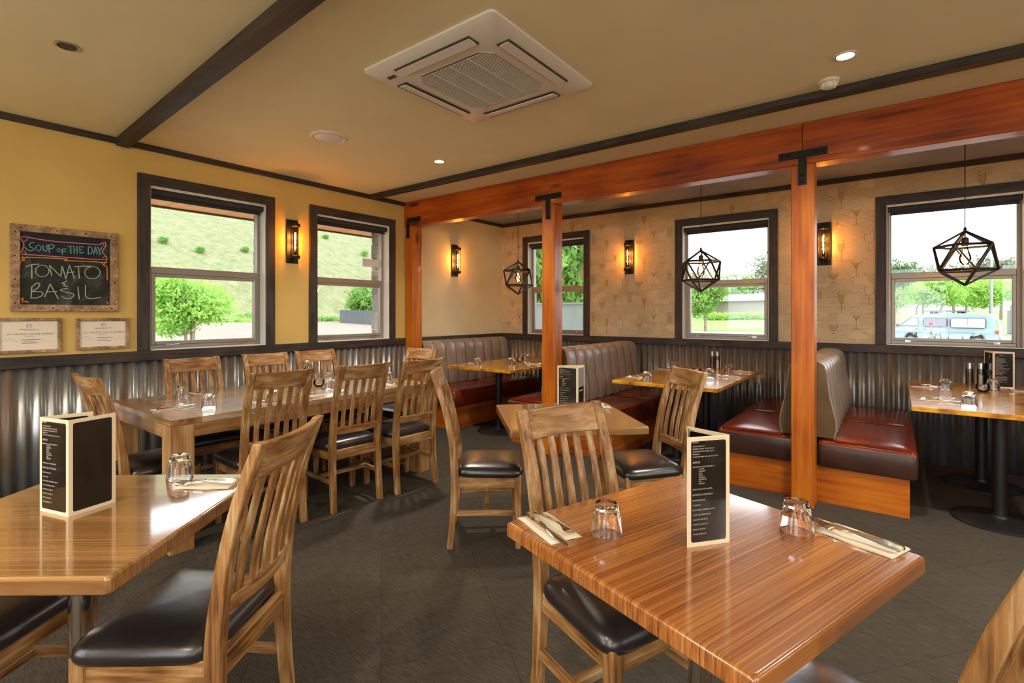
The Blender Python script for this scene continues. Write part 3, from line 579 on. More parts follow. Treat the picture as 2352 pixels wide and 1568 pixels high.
for (x, y, z, ph, lb) in ((-3.73,5.0,1.80,math.radians(216.7),'black wire cage pendant over the corner booth, leftmost of the three'), (-1.51,5.0,1.772,math.radians(26.8),'black wire cage pendant in front of the middle window'), (.405,5.0,1.770,math.radians(175.4),'black wire cage pendant in front of the right-hand window with the van')):
    t = make_pendant(ph); t.location = (x, y, z); t['label'] = lb
    for c in t.children:
        if c.name.startswith('cord') or c.name.startswith('ceiling_rose'):
            dz = CZ-z-.935
            if c.name.startswith('cord'): c.scale.z = (CZ-z-.02)/.93; c.location.z = 0
            else: c.location.z = dz

# ------------------------------------------------------------------ wall pictures
bd = thing('chalkboard', 'framed chalkboard reading SOUP OF THE DAY, TOMATO & BASIL on the left wall', 'chalkboard', (XL, .924, 1.67), PI/2)
# local x = world +y, local -y = into the room
mb = MB(); a, b = .294, .297; f = .048
mb.extr([(-a,b),(-a+f,b-f),(a-f,b-f),(a,b)], -.03, -.001, 'Y'); mb.extr([(-a,-b),(-a+f,-b+f),(a-f,-b+f),(a,-b)], -.03, -.001, 'Y')
mb.extr([(-a,b),(-a+f,b-f),(-a+f,-b+f),(-a,-b)], -.03, -.001, 'Y'); mb.extr([(a,b),(a-f,b-f),(a-f,-b+f),(a,-b)], -.03, -.001, 'Y'); fr = mb.build('frame', 'weathered', bd, bevel=.003, seg=1)
mb = MB()
for (x, z) in ((-.25,.272),(-.06,.272),(.10,.272),(.25,.272),(-.25,-.272),(-.08,-.272),(.08,-.272),(.25,-.272),(-.272,.24),(-.272,.08),(-.272,-.08),(-.272,-.24),(.272,.24),(.272,.08),(.272,-.08),(.272,-.24)):
    mb.X = Matrix.Translation((x,-.03,z)) @ Matrix.Rotation(PI/2, 4, 'X'); mb.lathe([(.005,0),(.005,.002),(.002,.003)], 8)
mb.build('nail_heads', 'iron', fr)
mb = MB(); mb.box(-a+f-.004, a-f+.004, -.018, -.002, -b+f-.004, b-f+.004); slate = mb.build('slate', 'board', bd)
STROKES = {
'pink':[[-248,207,-225,214,-158,204,-67,198,60,200,174,202,217,226,221,200,198,150,228,109,223,95,126,91,11,92,-98,92,-173,93,-237,92,-244,99,-227,144,-228,172,-248,207]],
'yellow':[[-225,180,-213,189,-210,204],[-231,110,-217,107,-217,95],[202,211,207,199,212,199],[200,106,212,116,223,117]],
'blue':[[-175,178,-191,175,-201,161,-195,145,-180,139,-177,127,-194,119,-211,124,-221,141],[-147,127,-151,124,-157,124,-161,126,-165,132,-167,139,-167,147,-165,154,-161,160,-156,163,-151,164,-146,161,-142,156,-141,149,-141,141,-143,133,-147,127],[-131,162,-128,130,-116,124,-109,136,-110,167],[-98,116,-100,170],[-106,165,-86,174,-71,168,-77,152,-98,140],[-43,129,-49,127,-54,129,-56,134,-56,141,-53,147,-48,150,-43,148,-40,142,-40,135,-43,129],[-28,109,-31,147,-9,152],[-30,132,-10,135],[19,123,16,174],[2,172,31,175],[37,123,36,175],[53,125,53,177],[36,149,53,152],[90,135,69,129,67,177,90,175],[67,154,85,154],[116,127,117,182,135,176,142,153,133,133,116,125],[147,127,157,185,171,130],[149,147,166,150],[170,184,182,159,198,184],[182,159,186,130]],
'orange':[[-243,67,-202,74,-113,78,2,80,-20,67,93,72,195,72,226,73],[-236,82,-224,49,-244,49],[-244,22,-244,47,-211,78],[195,69,209,52,226,42],[226,91,210,59],[227,34,228,-58],[-246,-206,-231,-223,-237,-239],[-233,-205,-231,-225,-204,-233],[223,-225,235,-238]],
'pale_green':[[-217,9,-188,26,-152,32],[-188,27,-187,-70],[-116,-47,-125,-53,-134,-55,-144,-54,-153,-50,-160,-42,-166,-33,-168,-22,-168,-11,-166,0,-160,10,-153,18,-144,24,-134,26,-125,25,-116,21,-108,14,-103,5,-100,-6,-100,-18,-103,-29,-108,-39,-116,-47],[-85,-44,-97,29,-36,-48,-30,32,-9,-64,10,37,38,-58],[-5,-20,37,-10],[37,28,83,34,130,39],[60,30,65,-56],[164,-46,153,-52,140,-54,127,-53,116,-48,106,-40,100,-30,96,-18,96,-5,100,7,106,18,116,27,127,34,140,36,153,35,164,31,174,23,181,13,185,1,185,-12,181,-25,174,-36,164,-46],[-5,-77,-31,-97,-9,-99,-24,-113,0,-118],[-187,-126,-192,-204],[-183,-122,-167,-103,-152,-99,-146,-112,-158,-135,-185,-159],[-185,-160,-140,-159,-129,-172,-140,-190,-164,-204,-192,-203],[-122,-195,-93,-104,-50,-207],[-114,-160,-55,-155],[-1,-132,-35,-138,-39,-146,-17,-156,31,-167,35,-183,15,-203,-8,-204,-28,-191],[57,-118,65,-207],[100,-103,99,-176,106,-193,126,-202,190,-191]],
}
for cn, lst in STROKES.items():
    mb = MB(); wd = {'pink': .0052, 'yellow': .003, 'blue': .0048, 'orange': .0045, 'pale_green': .0052}[cn]; y = -.0195
    for s_ in lst:
        P = [(s_[i]/1000, s_[i+1]/1000) for i in range(0, len(s_), 2)]
        for i in range(len(P)-1):
            (ax, az), (bx, bz) = P[i], P[i+1]; dx, dz = bx-ax, bz-az; l = math.hypot(dx, dz) or 1; ex, ez = dx/l*wd*.3, dz/l*wd*.3; nx, nz_ = -dz/l*wd/2, dx/l*wd/2
            mb.add([(ax-ex+nx,y,az-ez+nz_),(bx+ex+nx,y,bz+ez+nz_),(bx+ex-nx,y,bz+ez-nz_),(ax-ex-nx,y,az-ez-nz_)], [(0,1,2,3)])
    mb.build('chalk_writing', 'chalk_'+cn, slate)
for i, (yc, w_, h_, lb) in enumerate(((.725, .335, .242, 'left of the two small wood-framed award certificates under the chalkboard'), (1.130, .318, .234, 'right of the two small wood-framed award certificates, nearer the window'))):
    t = thing('framed_certificate', lb, 'certificate', (XL, yc, 1.208), PI/2, 'award certificates')
    mb = MB(); a, b, f = w_/2, h_/2, .022
    mb.extr([(-a,b),(-a+f,b-f),(a-f,b-f),(a,b)], -.022, -.001, 'Y'); mb.extr([(-a,-b),(-a+f,-b+f),(a-f,-b+f),(a,-b)], -.022, -.001, 'Y')
    mb.extr([(-a,b),(-a+f,b-f),(-a+f,-b+f),(-a,-b)], -.022, -.001, 'Y'); mb.extr([(a,b),(a-f,b-f),(a-f,-b+f),(a,-b)], -.022, -.001, 'Y'); mb.build('frame', 'weathered', t, bevel=.003, seg=1)
    mb = MB(); mb.box(-a+f-.002, a-f+.002, -.011, -.002, -b+f-.002, b-f+.002); sh = mb.build('certificate_sheet', 'paper', t)
    q = 'seam'
    tx = text_mesh('print', [("2019 PEOPLE'S CHOICE AWARDS", -.112, .005, .0165)], q, sh, Matrix.Translation((0,-.0115,0)))
    mb = MB()
    def ring(cx, cz, r, wd, n=28, a0=0, a1=2*PI):
        for k in range(n):
            t0 = a0+(a1-a0)*k/n; t1 = a0+(a1-a0)*(k+1)/n; y = -.0114
            mb.add([(cx+(r-wd)*math.cos(t0),y,cz+(r-wd)*math.sin(t0)),(cx+r*math.cos(t0),y,cz+r*math.sin(t0)),(cx+r*math.cos(t1),y,cz+r*math.sin(t1)),(cx+(r-wd)*math.cos(t1),y,cz+(r-wd)*math.sin(t1))], [(0,1,2,3)])
    ring(0, .066, .0145, .002); ring(-.003, .064, .009, .002, 12, .6, 3.4); ring(.002, .068, .006, .0015, 10, 0, 2.5)
    for (x0, x1, z, hh) in ((-.05,.05,.042,.0028),(-.028,.028,.034,.0012),(-.026,.026,-.004,.0018),(-.04,.06,-.028,.0028),(-.028,.03,-.039,.0015),(-.035,.045,-.052,.003),(-.06,.11,-.041,.0006)): mb.box(x0, x1, -.0115, -.011, z-hh/2, z+hh/2)
    ring(-.10, -.062, .045, .0010, 20, .5, 3.0); ring(-.095, -.05, .022, .0008, 10, .5, 2.6)
    mb.build('seal_and_rules', 'seam', sh)
# ------------------------------------------------------------------ dining chairs (local: faces +y)
def spline(P, t):
    n = len(P)-1; f = t*n; i = min(int(f), n-1); u = f-i
    p0 = Vector(P[max(i-1,0)]); p1 = Vector(P[i]); p2 = Vector(P[i+1]); p3 = Vector(P[min(i+2,n)])
    return .5*((2*p1)+(-p0+p2)*u+(2*p0-5*p1+4*p2-p3)*u*u+(-p0+3*p1-3*p2+p3)*u**3)
REAR = [(-.200,0),(-.182,.18),(-.172,.36),(-.176,.50),(-.200,.68),(-.245,.86),(-.300,1.01)]
def rear_y(z):
    for i in range(len(REAR)-1):
        if REAR[i][1] <= z <= REAR[i+1][1]:
            u = (z-REAR[i][1])/(REAR[i+1][1]-REAR[i][1]); return REAR[i][0]+(REAR[i+1][0]-REAR[i][0])*u
    return REAR[-1][0]
def bow(x): return -.024*(1-(x/.17)**2)
def make_chair():
    t = thing('dining_chair', '', 'chair', group='slat-back wooden dining chairs with black leather seats')
    for s in (-1, 1):
        mb = MB(); rings = []
        for i in range(25):
            p = spline([(0,a,b) for a, b in REAR], i/24); z = p.z; th = .034+.012*math.exp(-((z-.42)/.2)**2)-.006*max(0, (z-.8)/.2); wd = .040
            x = s*(.178+.004*(1-min(1, z/.4))); zz = max(z, 0); rings.append([(x-wd/2,p.y-th/2,zz),(x+wd/2,p.y-th/2,zz),(x+wd/2,p.y+th/2,zz),(x-wd/2,p.y+th/2,zz)])
        mb.loft(rings); mb.build('leg', 'chair_z', t, bevel=.004, angle=50)
        mb = MB(); x = s*.195; mb.loft([[(x-.017,.180,0),(x+.017,.180,0),(x+.017,.212,0),(x-.017,.212,0)],[(x-.021,.175,.25),(x+.021,.175,.25),(x+.021,.215,.25),(x-.021,.215,.25)],[(x-.021,.175,.43),(x+.021,.175,.43),(x+.021,.215,.43),(x-.021,.215,.43)]]); mb.build('leg', 'chair_z', t, bevel=.004)
        mb = MB(); mb.bar((s*.185,-.172,.205), (s*.196,.178,.205), .020, .032); mb.build('stretcher', 'chair_y', t, bevel=.003, seg=1)
    mb = MB(); mb.box(-.185, .185, -.005, .025, .192, .220); mb.build('stretcher', 'chair_x', t, bevel=.003, seg=1)
    def crail(name, z0, z1, th):
        mb = MB(); rings = []
        for i in range(13):
            x = -.166+.332*i/12; r = []
            for z in (z0, (z0+z1)/2, z1): r.append((x, rear_y(z)+bow(x)-th/2, z))
            for z in (z1, (z0+z1)/2, z0): r.append((x, rear_y(z)+bow(x)+th/2, z))
            rings.append(r)
        mb.loft(rings); mb.build(name, 'chair_x', t, bevel=.003, angle=50)
    # the top rail caps the stiles, dished backwards
    mb = MB(); rings = []
    for i in range(17):
        x = -.158+.316*i/16; b_ = -.022*(1-(x/.158)**2); r = []
        for z in (.905,.96,1.006): r.append((x, rear_y(z)+b_-.013, z))
        for z in (1.006,.96,.905): r.append((x, rear_y(z)+b_+.012, z))
        rings.append(r)
    mb.loft(rings); mb.build('top_rail', 'chair_x', t, bevel=.004, angle=50)
    crail('back_rail', .528, .578, .022)
    for k in range(5):
        x = -.118+.059*k; mb = MB(); rings = []
        for i in range(9):
            z = .572+.342*i/8; y = rear_y(z)+bow(x); rings.append([(x-.015,y-.0065,z),(x+.015,y-.0065,z),(x+.015,y+.0065,z),(x-.015,y+.0065,z)])
        mb.loft(rings); mb.build('back_slat', 'chair_z', t, bevel=.0025, seg=1, angle=50)
    mb = MB(); z0, z1 = .352, .418
    mb.box(-.176, .176, .182, .206, z0, z1); mb.build('seat_rail', 'chair_x', t, bevel=.003, seg=1)
    mb = MB(); mb.box(-.160, .160, -.186, -.162, z0, z1); mb.build('seat_rail', 'chair_x', t, bevel=.003, seg=1)
    for s in (-1, 1): mb = MB(); mb.extr([(s*.170,-.155),(s*.190,-.155),(s*.204,.18),(s*.184,.18)], z0, z1, 'Z'); mb.build('seat_rail', 'chair_y', t, bevel=.003, seg=1)
    # puffed leather seat pad, wider at the front
    mb = MB(); rings = []
    def outline(s_, z, g=0):
        P = []
        for i in range(32):
            a = 2*PI*i/32; c, s2 = math.cos(a), math.sin(a); e = .28
            u = math.copysign(abs(c)**e, c); v = math.copysign(abs(s2)**e, s2); y = .033+(.195-g)*v*s_; hw = (.205+.028*(y+.16)/.39-g)*s_; P.append((hw*u, y, z))
        return P
    rings = [outline(.90,.412), outline(.985,.416), outline(1.005,.430), outline(.995,.447), outline(.95,.462), outline(.86,.473), outline(.66,.482), outline(.35,.487), outline(.05,.488)]
    mb.loft(rings); mb.build('seat', 'blackleather', t, smooth=True, angle=180)
    return t
chair0 = make_chair()
CHAIRS = [
 (-2.017,2.361,39.6,'slat-back wooden chair seen side-on, at the near left side of the middle square table'),
 (-.743,1.535,-20.4,'slat-back wooden chair pushed in at the left edge of the right foreground table'),
 (-1.232,2.953,228.7,'slat-back wooden chair on the far right side of the middle square table, facing the camera'),
 (-1.717,.646,214.5,'large foreground slat-back wooden chair at the right edge of the left foreground table'),
 (-3.285,1.611,176,'slat-back wooden chair at the long table, room side, nearest the left foreground table'),
 (-3.225,2.173,176,'slat-back wooden chair at the long table, room side, middle of the three'),
 (-3.165,2.672,176,'slat-back wooden chair at the long table, room side, nearest the beam'),
 (-4.125,1.61,-1.5,'slat-back wooden chair at the long table, wall side, below the larger-looking left window'),
 (-4.125,2.19,-1.2,'slat-back wooden chair at the long table, wall side, below the sconce'),
 (-4.12,2.66,-2,'slat-back wooden chair at the long table, wall side, nearest the beam'),
 (-3.657,1.087,93.3,'slat-back wooden chair at the left end of the long table'),
 (-3.76,3.16,273,'slat-back wooden chair at the far end of the long table by the timber post'),
 (-2.24,.21,37,'slat-back wooden chair mostly out of frame at the bottom left, under the left foreground table'),
 (-.062,1.27,161,'slat-back wooden chair at the bottom right corner, beside the right foreground table')]
for i, (x, y, a, lb) in enumerate(CHAIRS):
    place(chair0 if i == 0 else copy_tree(chair0), (x, y, 0), math.radians(a-90), lb)

# ------------------------------------------------------------------ square tables on steel pedestals
def slab(mb, hw, z0, z1, r=.012):
    mb.loft([[(x, y, z) for x, y in rrect(hw+d, r, 3)] for d, z in ((-.006,z0),(0,z0+.006),(0,z1-.010),(-.003,z1-.003),(-.010,z1))])
def square_table(label, x, y, deg, hw, m, zt=.75, rc=.03):
    t = thing('square_table', label, 'table', (x, y, 0), math.radians(deg), 'square laminate tables on steel pedestals')
    mb = MB(); slab(mb, hw, zt-.045, zt); mb.build('tabletop', m, t, smooth=True, angle=60, wn=True)
    mb = MB(); mb.lathe([(rc,.06),(rc,zt-.05)], 24); mb.lathe([(.10,zt-.055),(.10,zt-.046)], 20); mb.build('pedestal', 'chrome', t, smooth=True)
    mb = MB()
    for k in range(4):
        a = PI/4+k*PI/2; mb.bar((.02*math.cos(a),.02*math.sin(a),.055), (.30*math.cos(a),.30*math.sin(a),.030), .05, .025)
    mb.lathe([(.05,.03),(.05,.075),(.036,.085)], 20); mb.build('cross_base', 'chrome', t, bevel=.003, seg=1)
    for k in range(4):
        a = PI/4+k*PI/2; mb = MB(); mb.lathe([(.018,0),(.018,.010),(.006,.013),(.006,.028)], 12, c=(.29*math.cos(a),.29*math.sin(a))); mb.build('levelling_foot', 'chrome', t, smooth=True)
    return t
square_table('square striped-laminate table in the right foreground', -.425, 1.398, -18.8, .383, 'lam')
square_table('square pale oak-laminate table in the left foreground, cut by the frame', -1.977, .417, 38.5, .378, 'lam_pale')
square_table('square oak-laminate table in the middle of the room between two chairs', -1.595, 2.607, 45, .380, 'lam_pale', rc=.022)

# ------------------------------------------------------------------ long table
lt = thing('long_dining_table', 'long acacia dining table with thick square legs along the left wall', 'table', (-3.755, 2.05, 0))
HX, HY = .535, .985
mb = MB(); n_ = 7
for k in range(n_): x0 = -HX+2*HX*k/n_; mb.box(x0+.0006, x0+2*HX/n_-.0006, -HY+.165, HY-.165, .724, .76)
mb.build('tabletop_planks', 'long_top_sheen', lt, bevel=.0015, seg=1)
for s in (-1, 1):
    mb = MB(); mb.box(-HX, HX, *(sorted((s*(HY-.163), s*HY))), .724, .76); mb.build('breadboard_end', 'long_x', lt, bevel=.002, seg=1)
for s in (-1, 1):
    mb = MB(); mb.box(*sorted((s*(HX-.004), s*(HX-.034))), -HY+.127, HY-.127, .648, .7235); mb.build('apron', 'long_y', lt, bevel=.002, seg=1)
    mb = MB(); mb.box(-HX+.127, HX-.127, *sorted((s*(HY-.004), s*(HY-.034))), .648, .7235); mb.build('apron', 'long_x', lt, bevel=.002, seg=1)
for sx in (-1, 1):
    for sy in (-1, 1):
        mb = MB(); mb.box(*sorted((sx*HX-sx*.002, sx*(HX-.127))), *sorted((sy*HY-sy*.002, sy*(HY-.127))), 0, .7235); mb.build('leg', 'long_z', lt, bevel=.004)

# ------------------------------------------------------------------ booth tables
for i, (x, lb) in enumerate(((-3.665, 'golden timber booth table in the corner booth by the left wall'), (-1.585, 'golden timber booth table between the two middle benches, under the middle pendant'), (.535, 'golden timber booth table at the right edge, under the right-hand pendant'))):
    t = thing('booth_table', lb, 'table', (x, 4.975, 0), 0, 'booth tables')
    mb = MB(); mb.box(-.458, .458, -.815, .825, .728, .76); mb.build('tabletop', 'booth', t, bevel=.003)
    for y in (-.44, .45):
        mb = MB(); mb.lathe([(.037,.02),(.037,.727)], 20, c=(0,y)); mb.build('pedestal_column', 'black', t, smooth=True)
        mb = MB(); mb.lathe([(.245,0),(.245,.008),(.235,.016),(.10,.030),(.055,.036),(.050,.05)], 40, c=(0,y)); mb.build('disc_base', 'black', t, smooth=True)
        mb = MB(); mb.box(-.25, .25, y-.03, y+.03, .715, .7275); mb.build('top_plate', 'black', t)

# ------------------------------------------------------------------ booth benches
def cushion(mb, x0, x1, y0, y1, z0, z1, front):
    """seat cushion with rounded edges; crown on top, front = +1/-1 side where sitters' knees are"""
    cx, cy = (x0+x1)/2, (y0+y1)/2; hx, hy = (x1-x0)/2, (y1-y0)/2
    def ring(g, z):
        r = .035; P = []
        for ax, ay, a in ((hx-r,hy-r,0),(-hx+r,hy-r,90),(-hx+r,-hy+r,180),(hx-r,-hy+r,270)):
            for k in range(5):
                th = math.radians(a+90*k/4); P.append((cx+(ax+r*math.cos(th))*(1-g/hx), cy+(ay+r*math.sin(th))*(1-g/hy), z))
        return P
    mb.loft([ring(.006,z0), ring(0,z0+.012), ring(-.004,(z0+z1)/2), ring(0,z1-.040), ring(.008,z1-.016), ring(.028,z1-.004), ring(.07,z1+.004), ring(hx*.6,z1+.009)])
def backrest(mb, prof, y0, y1, nch):
    """prof: list of (x,z,nx,nz); channels run vertically and puff outwards along the normal"""
    n = nch*10; rings = []
    for i in range(n+1):
        u = i/n; c = (u*nch) % 1.0; d = .018*(abs(math.sin(PI*c))**.40)-.016
        rings.append([(x+nx*d*k, y0+(y1-y0)*u, z+nz*d*k) for x, z, nx, nz, k in prof])
    mb.loft(rings, cap=True)
HALF = [(.165,.470),(.178,.53),(.176,.60),(.158,.68),(.140,.76),(.130,.85),(.122,.93),(.105,.985),(.07,1.012),(.02,1.022)]
def prof_double():
    P = [(x, z) for x, z in HALF]+[(-x, z) for x, z in reversed(HALF)]; out = []
    for i, (x, z) in enumerate(P):
        a = P[max(i-1,0)]; b = P[min(i+1,len(P)-1)]; dx, dz = b[0]-a[0], b[1]-a[1]; l = math.hypot(dx, dz); out.append((x, z, dz/l, -dx/l, 1))
    return out
def prof_single():
    P = [(x, z) for x, z in HALF]+[(-.005,1.022),(-.03,1.02)]; out = []
    for i, (x, z) in enumerate(P):
        a = P[max(i-1,0)]; b = P[min(i+1,len(P)-1)]; dx, dz = b[0]-a[0], b[1]-a[1]; l = math.hypot(dx, dz); out.append((x, z, dz/l, -dx/l, 1 if i < len(P)-2 else 0))
    out.append((-.03,.47,0,0,0)); return out
Y0, Y1 = 4.205, 5.895
def bench(label, x, double):
    t = thing('booth_bench', label, 'bench', (x, 0, 0), 0, 'leather booth benches')
    mb = MB(); x0 = -.585 if double else -.03
    mb.box(x0, .585, Y0+.045, Y1-.02, 0, .262); mb.build('plinth', 'plinth_y', t, bevel=.004)
    mb = MB(); mb.box(x0-.001, .586, Y0+.030, Y0+.0449, 0, .2618); mb.build('end_board', 'plinth_x', t, bevel=.002, seg=1)
    ym = 5.07
    for s in ((1, -1) if double else (1,)):
        for a, b in ((Y0, ym), (ym, Y1)):
            mb = MB(); xa, xb = sorted((s*.06, s*.628)); cushion(mb, xa, xb, a+.001, b-.001, .262, .462, s)
            for i_, f_ in enumerate(mb.f):
                if len(f_) == 4 and max(mb.v[k][1] for k in f_) < a+.03 and min(mb.v[k][2] for k in f_) < .42: mb.mi[i_] = 1
            mb.build('seat_cushion', ['redleather', 'brownleather'], t, smooth=True, angle=60)
            pp = MB(); pp.tube([(s*.17, a+.006, .455),(s*.40, a+.004, .458),(s*.60, a+.008, .452)], .004, 6); pp.build('piping', 'redleather', t, smooth=True)
    mb = MB(); backrest(mb, prof_double() if double else prof_single(), Y0+.012, Y1-.005, 9); mb.build('backrest', 'taupe', t, smooth=True, angle=75)
    mb = MB(); pq = prof_double() if double else prof_single()[:-2]
    for k in range(1, 9):
        yy = Y0+.012+(Y1-Y0-.017)*k/9; mb.tube([(x_-nx_*.0135*kk, yy, z_-nz_*.0135*kk) for x_, z_, nx_, nz_, kk in pq], .0028, 5)
    mb.build('stitched_seams', 'seam', t)
    pf = prof_double() if double else prof_single()
    mb = MB(); mb.extr([(x_, z_) for x_, z_, *_ in pf], Y0+.002, Y0+.02, 'Y'); mb.build('end_panel', 'oliveleather', t, bevel=.004)
    mb = MB(); q = [(x_, Y0+.006, z_) for x_, z_, *_ in pf]; mb.tube(q, .0045, 6); mb.build('end_piping', 'taupe', t, smooth=True)
    return t
bench('single leather booth bench against the left wall in the corner booth', XL+.05, False)
bench('back-to-back leather booth bench behind the middle timber post', -2.665, True)
bench('back-to-back leather booth bench beside the right-hand timber post', -.515, True)
bench('back-to-back leather booth bench out of view beyond the right-hand booth table', 1.62, True)

# ------------------------------------------------------------------ tableware
def make_tumbler():
    t = thing('water_tumbler', '', 'glass', group='upturned faceted water tumblers')
    mb = MB(); prof = [(.0425,0),(.0432,.004),(.0405,.034),(.0400,.040),(.0375,.052),(.0335,.074),(.0320,.081),(.0290,.0845),(.001,.0825),
                       (.001,.0655),(.0270,.0665),(.0300,.062),(.0360,.042),(.0375,.034),(.0410,.002)]
    mb.lathe(prof, 40, close=False, facet=(10,.045,.0835))
    n = 40; k = len(prof)   # close rim
    mb.f = [f for f in mb.f if len(f) == 4]; mb.mi = [0]*len(mb.f); mb.f += [((k-1)*n+i, (k-1)*n+(i+1)%n, (i+1)%n, i) for i in range(n)]; mb.mi = [0]*len(mb.f)
    o = mb.build('glass_body', 'glass', t, smooth=True, angle=28); return t
def make_votive():
    t = thing('tealight_holder', '', 'candle holder', group='glass tealight holders')
    mb = MB(); mb.lathe([(.020,0),(.030,.004),(.041,.022),(.043,.036),(.038,.058),(.0365,.058),(.0405,.036),(.038,.022),(.028,.009),(.001,.008)], 32); mb.build('glass_bowl', 'thinglass', t, smooth=True, angle=60)
    mb = MB(); mb.lathe([(.018,.009),(.0185,.022),(.001,.0215)], 20); mb.build('candle', 'wax', t, smooth=True); return t
def make_knife():
    t = MB(); P = [(-.115,.0045,.006),(-.11,.0095,.0075),(-.06,.0085,.007),(-.01,.007,.006),(.0,.005,.004),(.01,.0095,.0018),(.06,.0115,.0014),(.10,.0095,.0012),(.117,.003,.001)]
    rings = [[(x,-w_,.002),(x,-w_*.5,.002+h_),(x,w_*.5,.002+h_),(x,w_,.002),(x,w_*.5,.001),(x,-w_*.5,.001)] for x, w_, h_ in P]
    t.loft(rings); return t.build('table_knife', 'cutlery', smooth=True, angle=50)
def make_fork():
    mb = MB(); P = [(-.10,.0045,.003),(-.095,.0085,.003),(-.05,.006,.006),(.0,.0035,.010),(.03,.0035,.009),(.045,.008,.006),(.055,.0115,.004),(.062,.012,.004)]
    mb.loft([[(x,-w_,z),(x,-w_,z+.003),(x,w_,z+.003),(x,w_,z)] for x, w_, z in P])
    for k in range(4):
        y = -.0100+.00667*k; mb.loft([[(x,y-w_,z),(x,y-w_,z+.002),(x,y+w_,z+.002),(x,y+w_,z)] for x, w_, z in ((.060,.0023,.0042),(.075,.0019,.006),(.09,.0017,.011),(.102,.0008,.017))])
    return mb.build('table_fork', 'cutlery', smooth=True, angle=50)
def make_napkin():
    mb = MB(); nx, ny = 12, 6
    def z_(i, j): return .002+.0012*math.sin(i*.9)*math.sin(j*1.1+.5)
    for lay, (dx, zo, sc) in enumerate(((0,0,1),(.002,.0022,.975))):
        g = [[(-.095+.19*i/nx*sc+dx, -.05+.10*j/ny*sc+.002*math.sin(i*.5), z_(i,j)+zo) for j in range(ny+1)] for i in range(nx+1)]
        mb.add([p for r in g for p in r], [(i*(ny+1)+j,(i+1)*(ny+1)+j,(i+1)*(ny+1)+j+1,i*(ny+1)+j+1) for i in range(nx) for j in range(ny)])
    o = mb.build('folded_napkin', 'napkin', smooth=True, angle=180); o.modifiers.new('t', 'SOLIDIFY').thickness = .0012; return o
tum0, vot0 = make_tumbler(), make_votive(); kn0, fk0, np0 = make_knife(), make_fork(), make_napkin()
used = {'t':0,'v':0,'k':0,'f':0,'n':0}
def put(key, proto, loc, rz, lb, cat=None, group=None, tree=True):
    o = proto if used[key] == 0 else (copy_tree(proto) if tree else copy_tree(proto)); used[key] += 1
    o.location = loc; o.rotation_euler = (0,0,rz); o['label'] = lb
    if cat: o['category'] = cat
    if group: o['group'] = group
    return o
TB, BT = .7502, .7602
TUMB = [(-.639,1.267,TB,'on the right foreground table, left of the menu'),(-.222,1.608,TB,'on the right foreground table, right of the menu'),(-2.112,.731,TB,'on the left foreground table beside the cutlery'),
 (-4.018,1.408,BT,'on the long table, wall side, nearest its left end'),(-3.508,1.38,BT,'on the long table, room side, nearest its left end'),(-3.355,1.72,BT,'on the long table seen through the nearest chair back'),
 (-3.95,2.52,BT,'on the long table before the wall-side chair nearest the beam'),(-3.59,2.30,BT,'on the long table just right of the tealight'),(-3.582,2.866,BT,'on the long table, room side, nearest its far end'),
 (-3.869,4.398,BT,'on the corner booth table, left front seat'),(-3.56,4.64,BT,'on the corner booth table in front of the tealight'),(-3.80,5.25,BT,'on the corner booth table, farthest back by the wall'),
 (-1.767,4.291,BT,'on the middle booth table, nearest the front left corner'),(-1.93,5.45,BT,'on the middle booth table, far left seat'),(-1.395,4.884,BT,'on the middle booth table, right of the chair back'),(-1.353,5.399,BT,'on the middle booth table, farthest right by the wall'),
 (.307,5.231,BT,'on the right-hand booth table, left and farther back'),(.379,4.431,BT,'on the right-hand booth table, nearest the front edge'),(.605,5.45,BT,'on the right-hand booth table in front of the standing menu'),(.70,4.60,BT,'on the right-hand booth table, cut by the right frame edge'),
 (-1.52,2.36,TB,'on the middle square table seen through the chair back')]
for x, y, z, lb in TUMB: put('t', tum0, (x, y, z), rnd.random()*6, 'upturned faceted glass tumbler '+lb)
for x, y, lb in ((-3.745,2.30,'on the long table beside the water bottle'),(-3.70,5.0,'on the corner booth table between two tumblers'),(.524,5.231,'on the right-hand booth table'),(-1.56,5.03,'on the middle booth table behind the chair')):
    put('v', vot0, (x, y, BT), 0, 'small round clear glass tealight holder '+lb)
# napkin sets: napkin centre, its angle (long side), knife and fork offsets across; direction of cutlery tip
SETS = [(-.787,1.200,TB,-25,'on the right foreground table, left edge'),(-.077,1.643,TB,158,'on the right foreground table, far right corner'),(-1.945,.765,TB,219,'on the left foreground table'),
 (-3.635,1.205,BT,100,'at the left end of the long table'),(-4.14,1.50,BT,10,'on the long table behind the wall-side tumbler'),(-3.37,1.66,BT,170,'on the long table seen through the nearest chair back'),
 (-3.43,2.27,BT,170,'on the long table, room side, middle place'),(-3.40,2.74,BT,172,'on the long table, room side, far place'),(-3.73,2.90,BT,275,'at the far end of the long table'),
 (-4.02,4.53,BT,6,'on the corner booth table, left side'),(-3.40,4.86,BT,186,'on the corner booth table, right side'),
 (-1.93,4.44,BT,4,'on the middle booth table, near left place'),(-1.95,5.30,BT,4,'on the middle booth table, far left place'),(-1.24,5.02,BT,184,'on the middle booth table, near right place'),(-1.24,5.50,BT,184,'on the middle booth table, far right place'),
 (.185,5.30,BT,4,'on the right-hand booth table, far left place'),(.21,4.52,BT,3,'on the right-hand booth table, near left place'),(.80,5.45,BT,184,'on the right-hand booth table, right side by the menu'),
 (-1.555,2.99,TB,-45,'on the middle square table beside its menu'),(-1.62,2.36,TB,45,'on the middle square table seen through the chair back')]
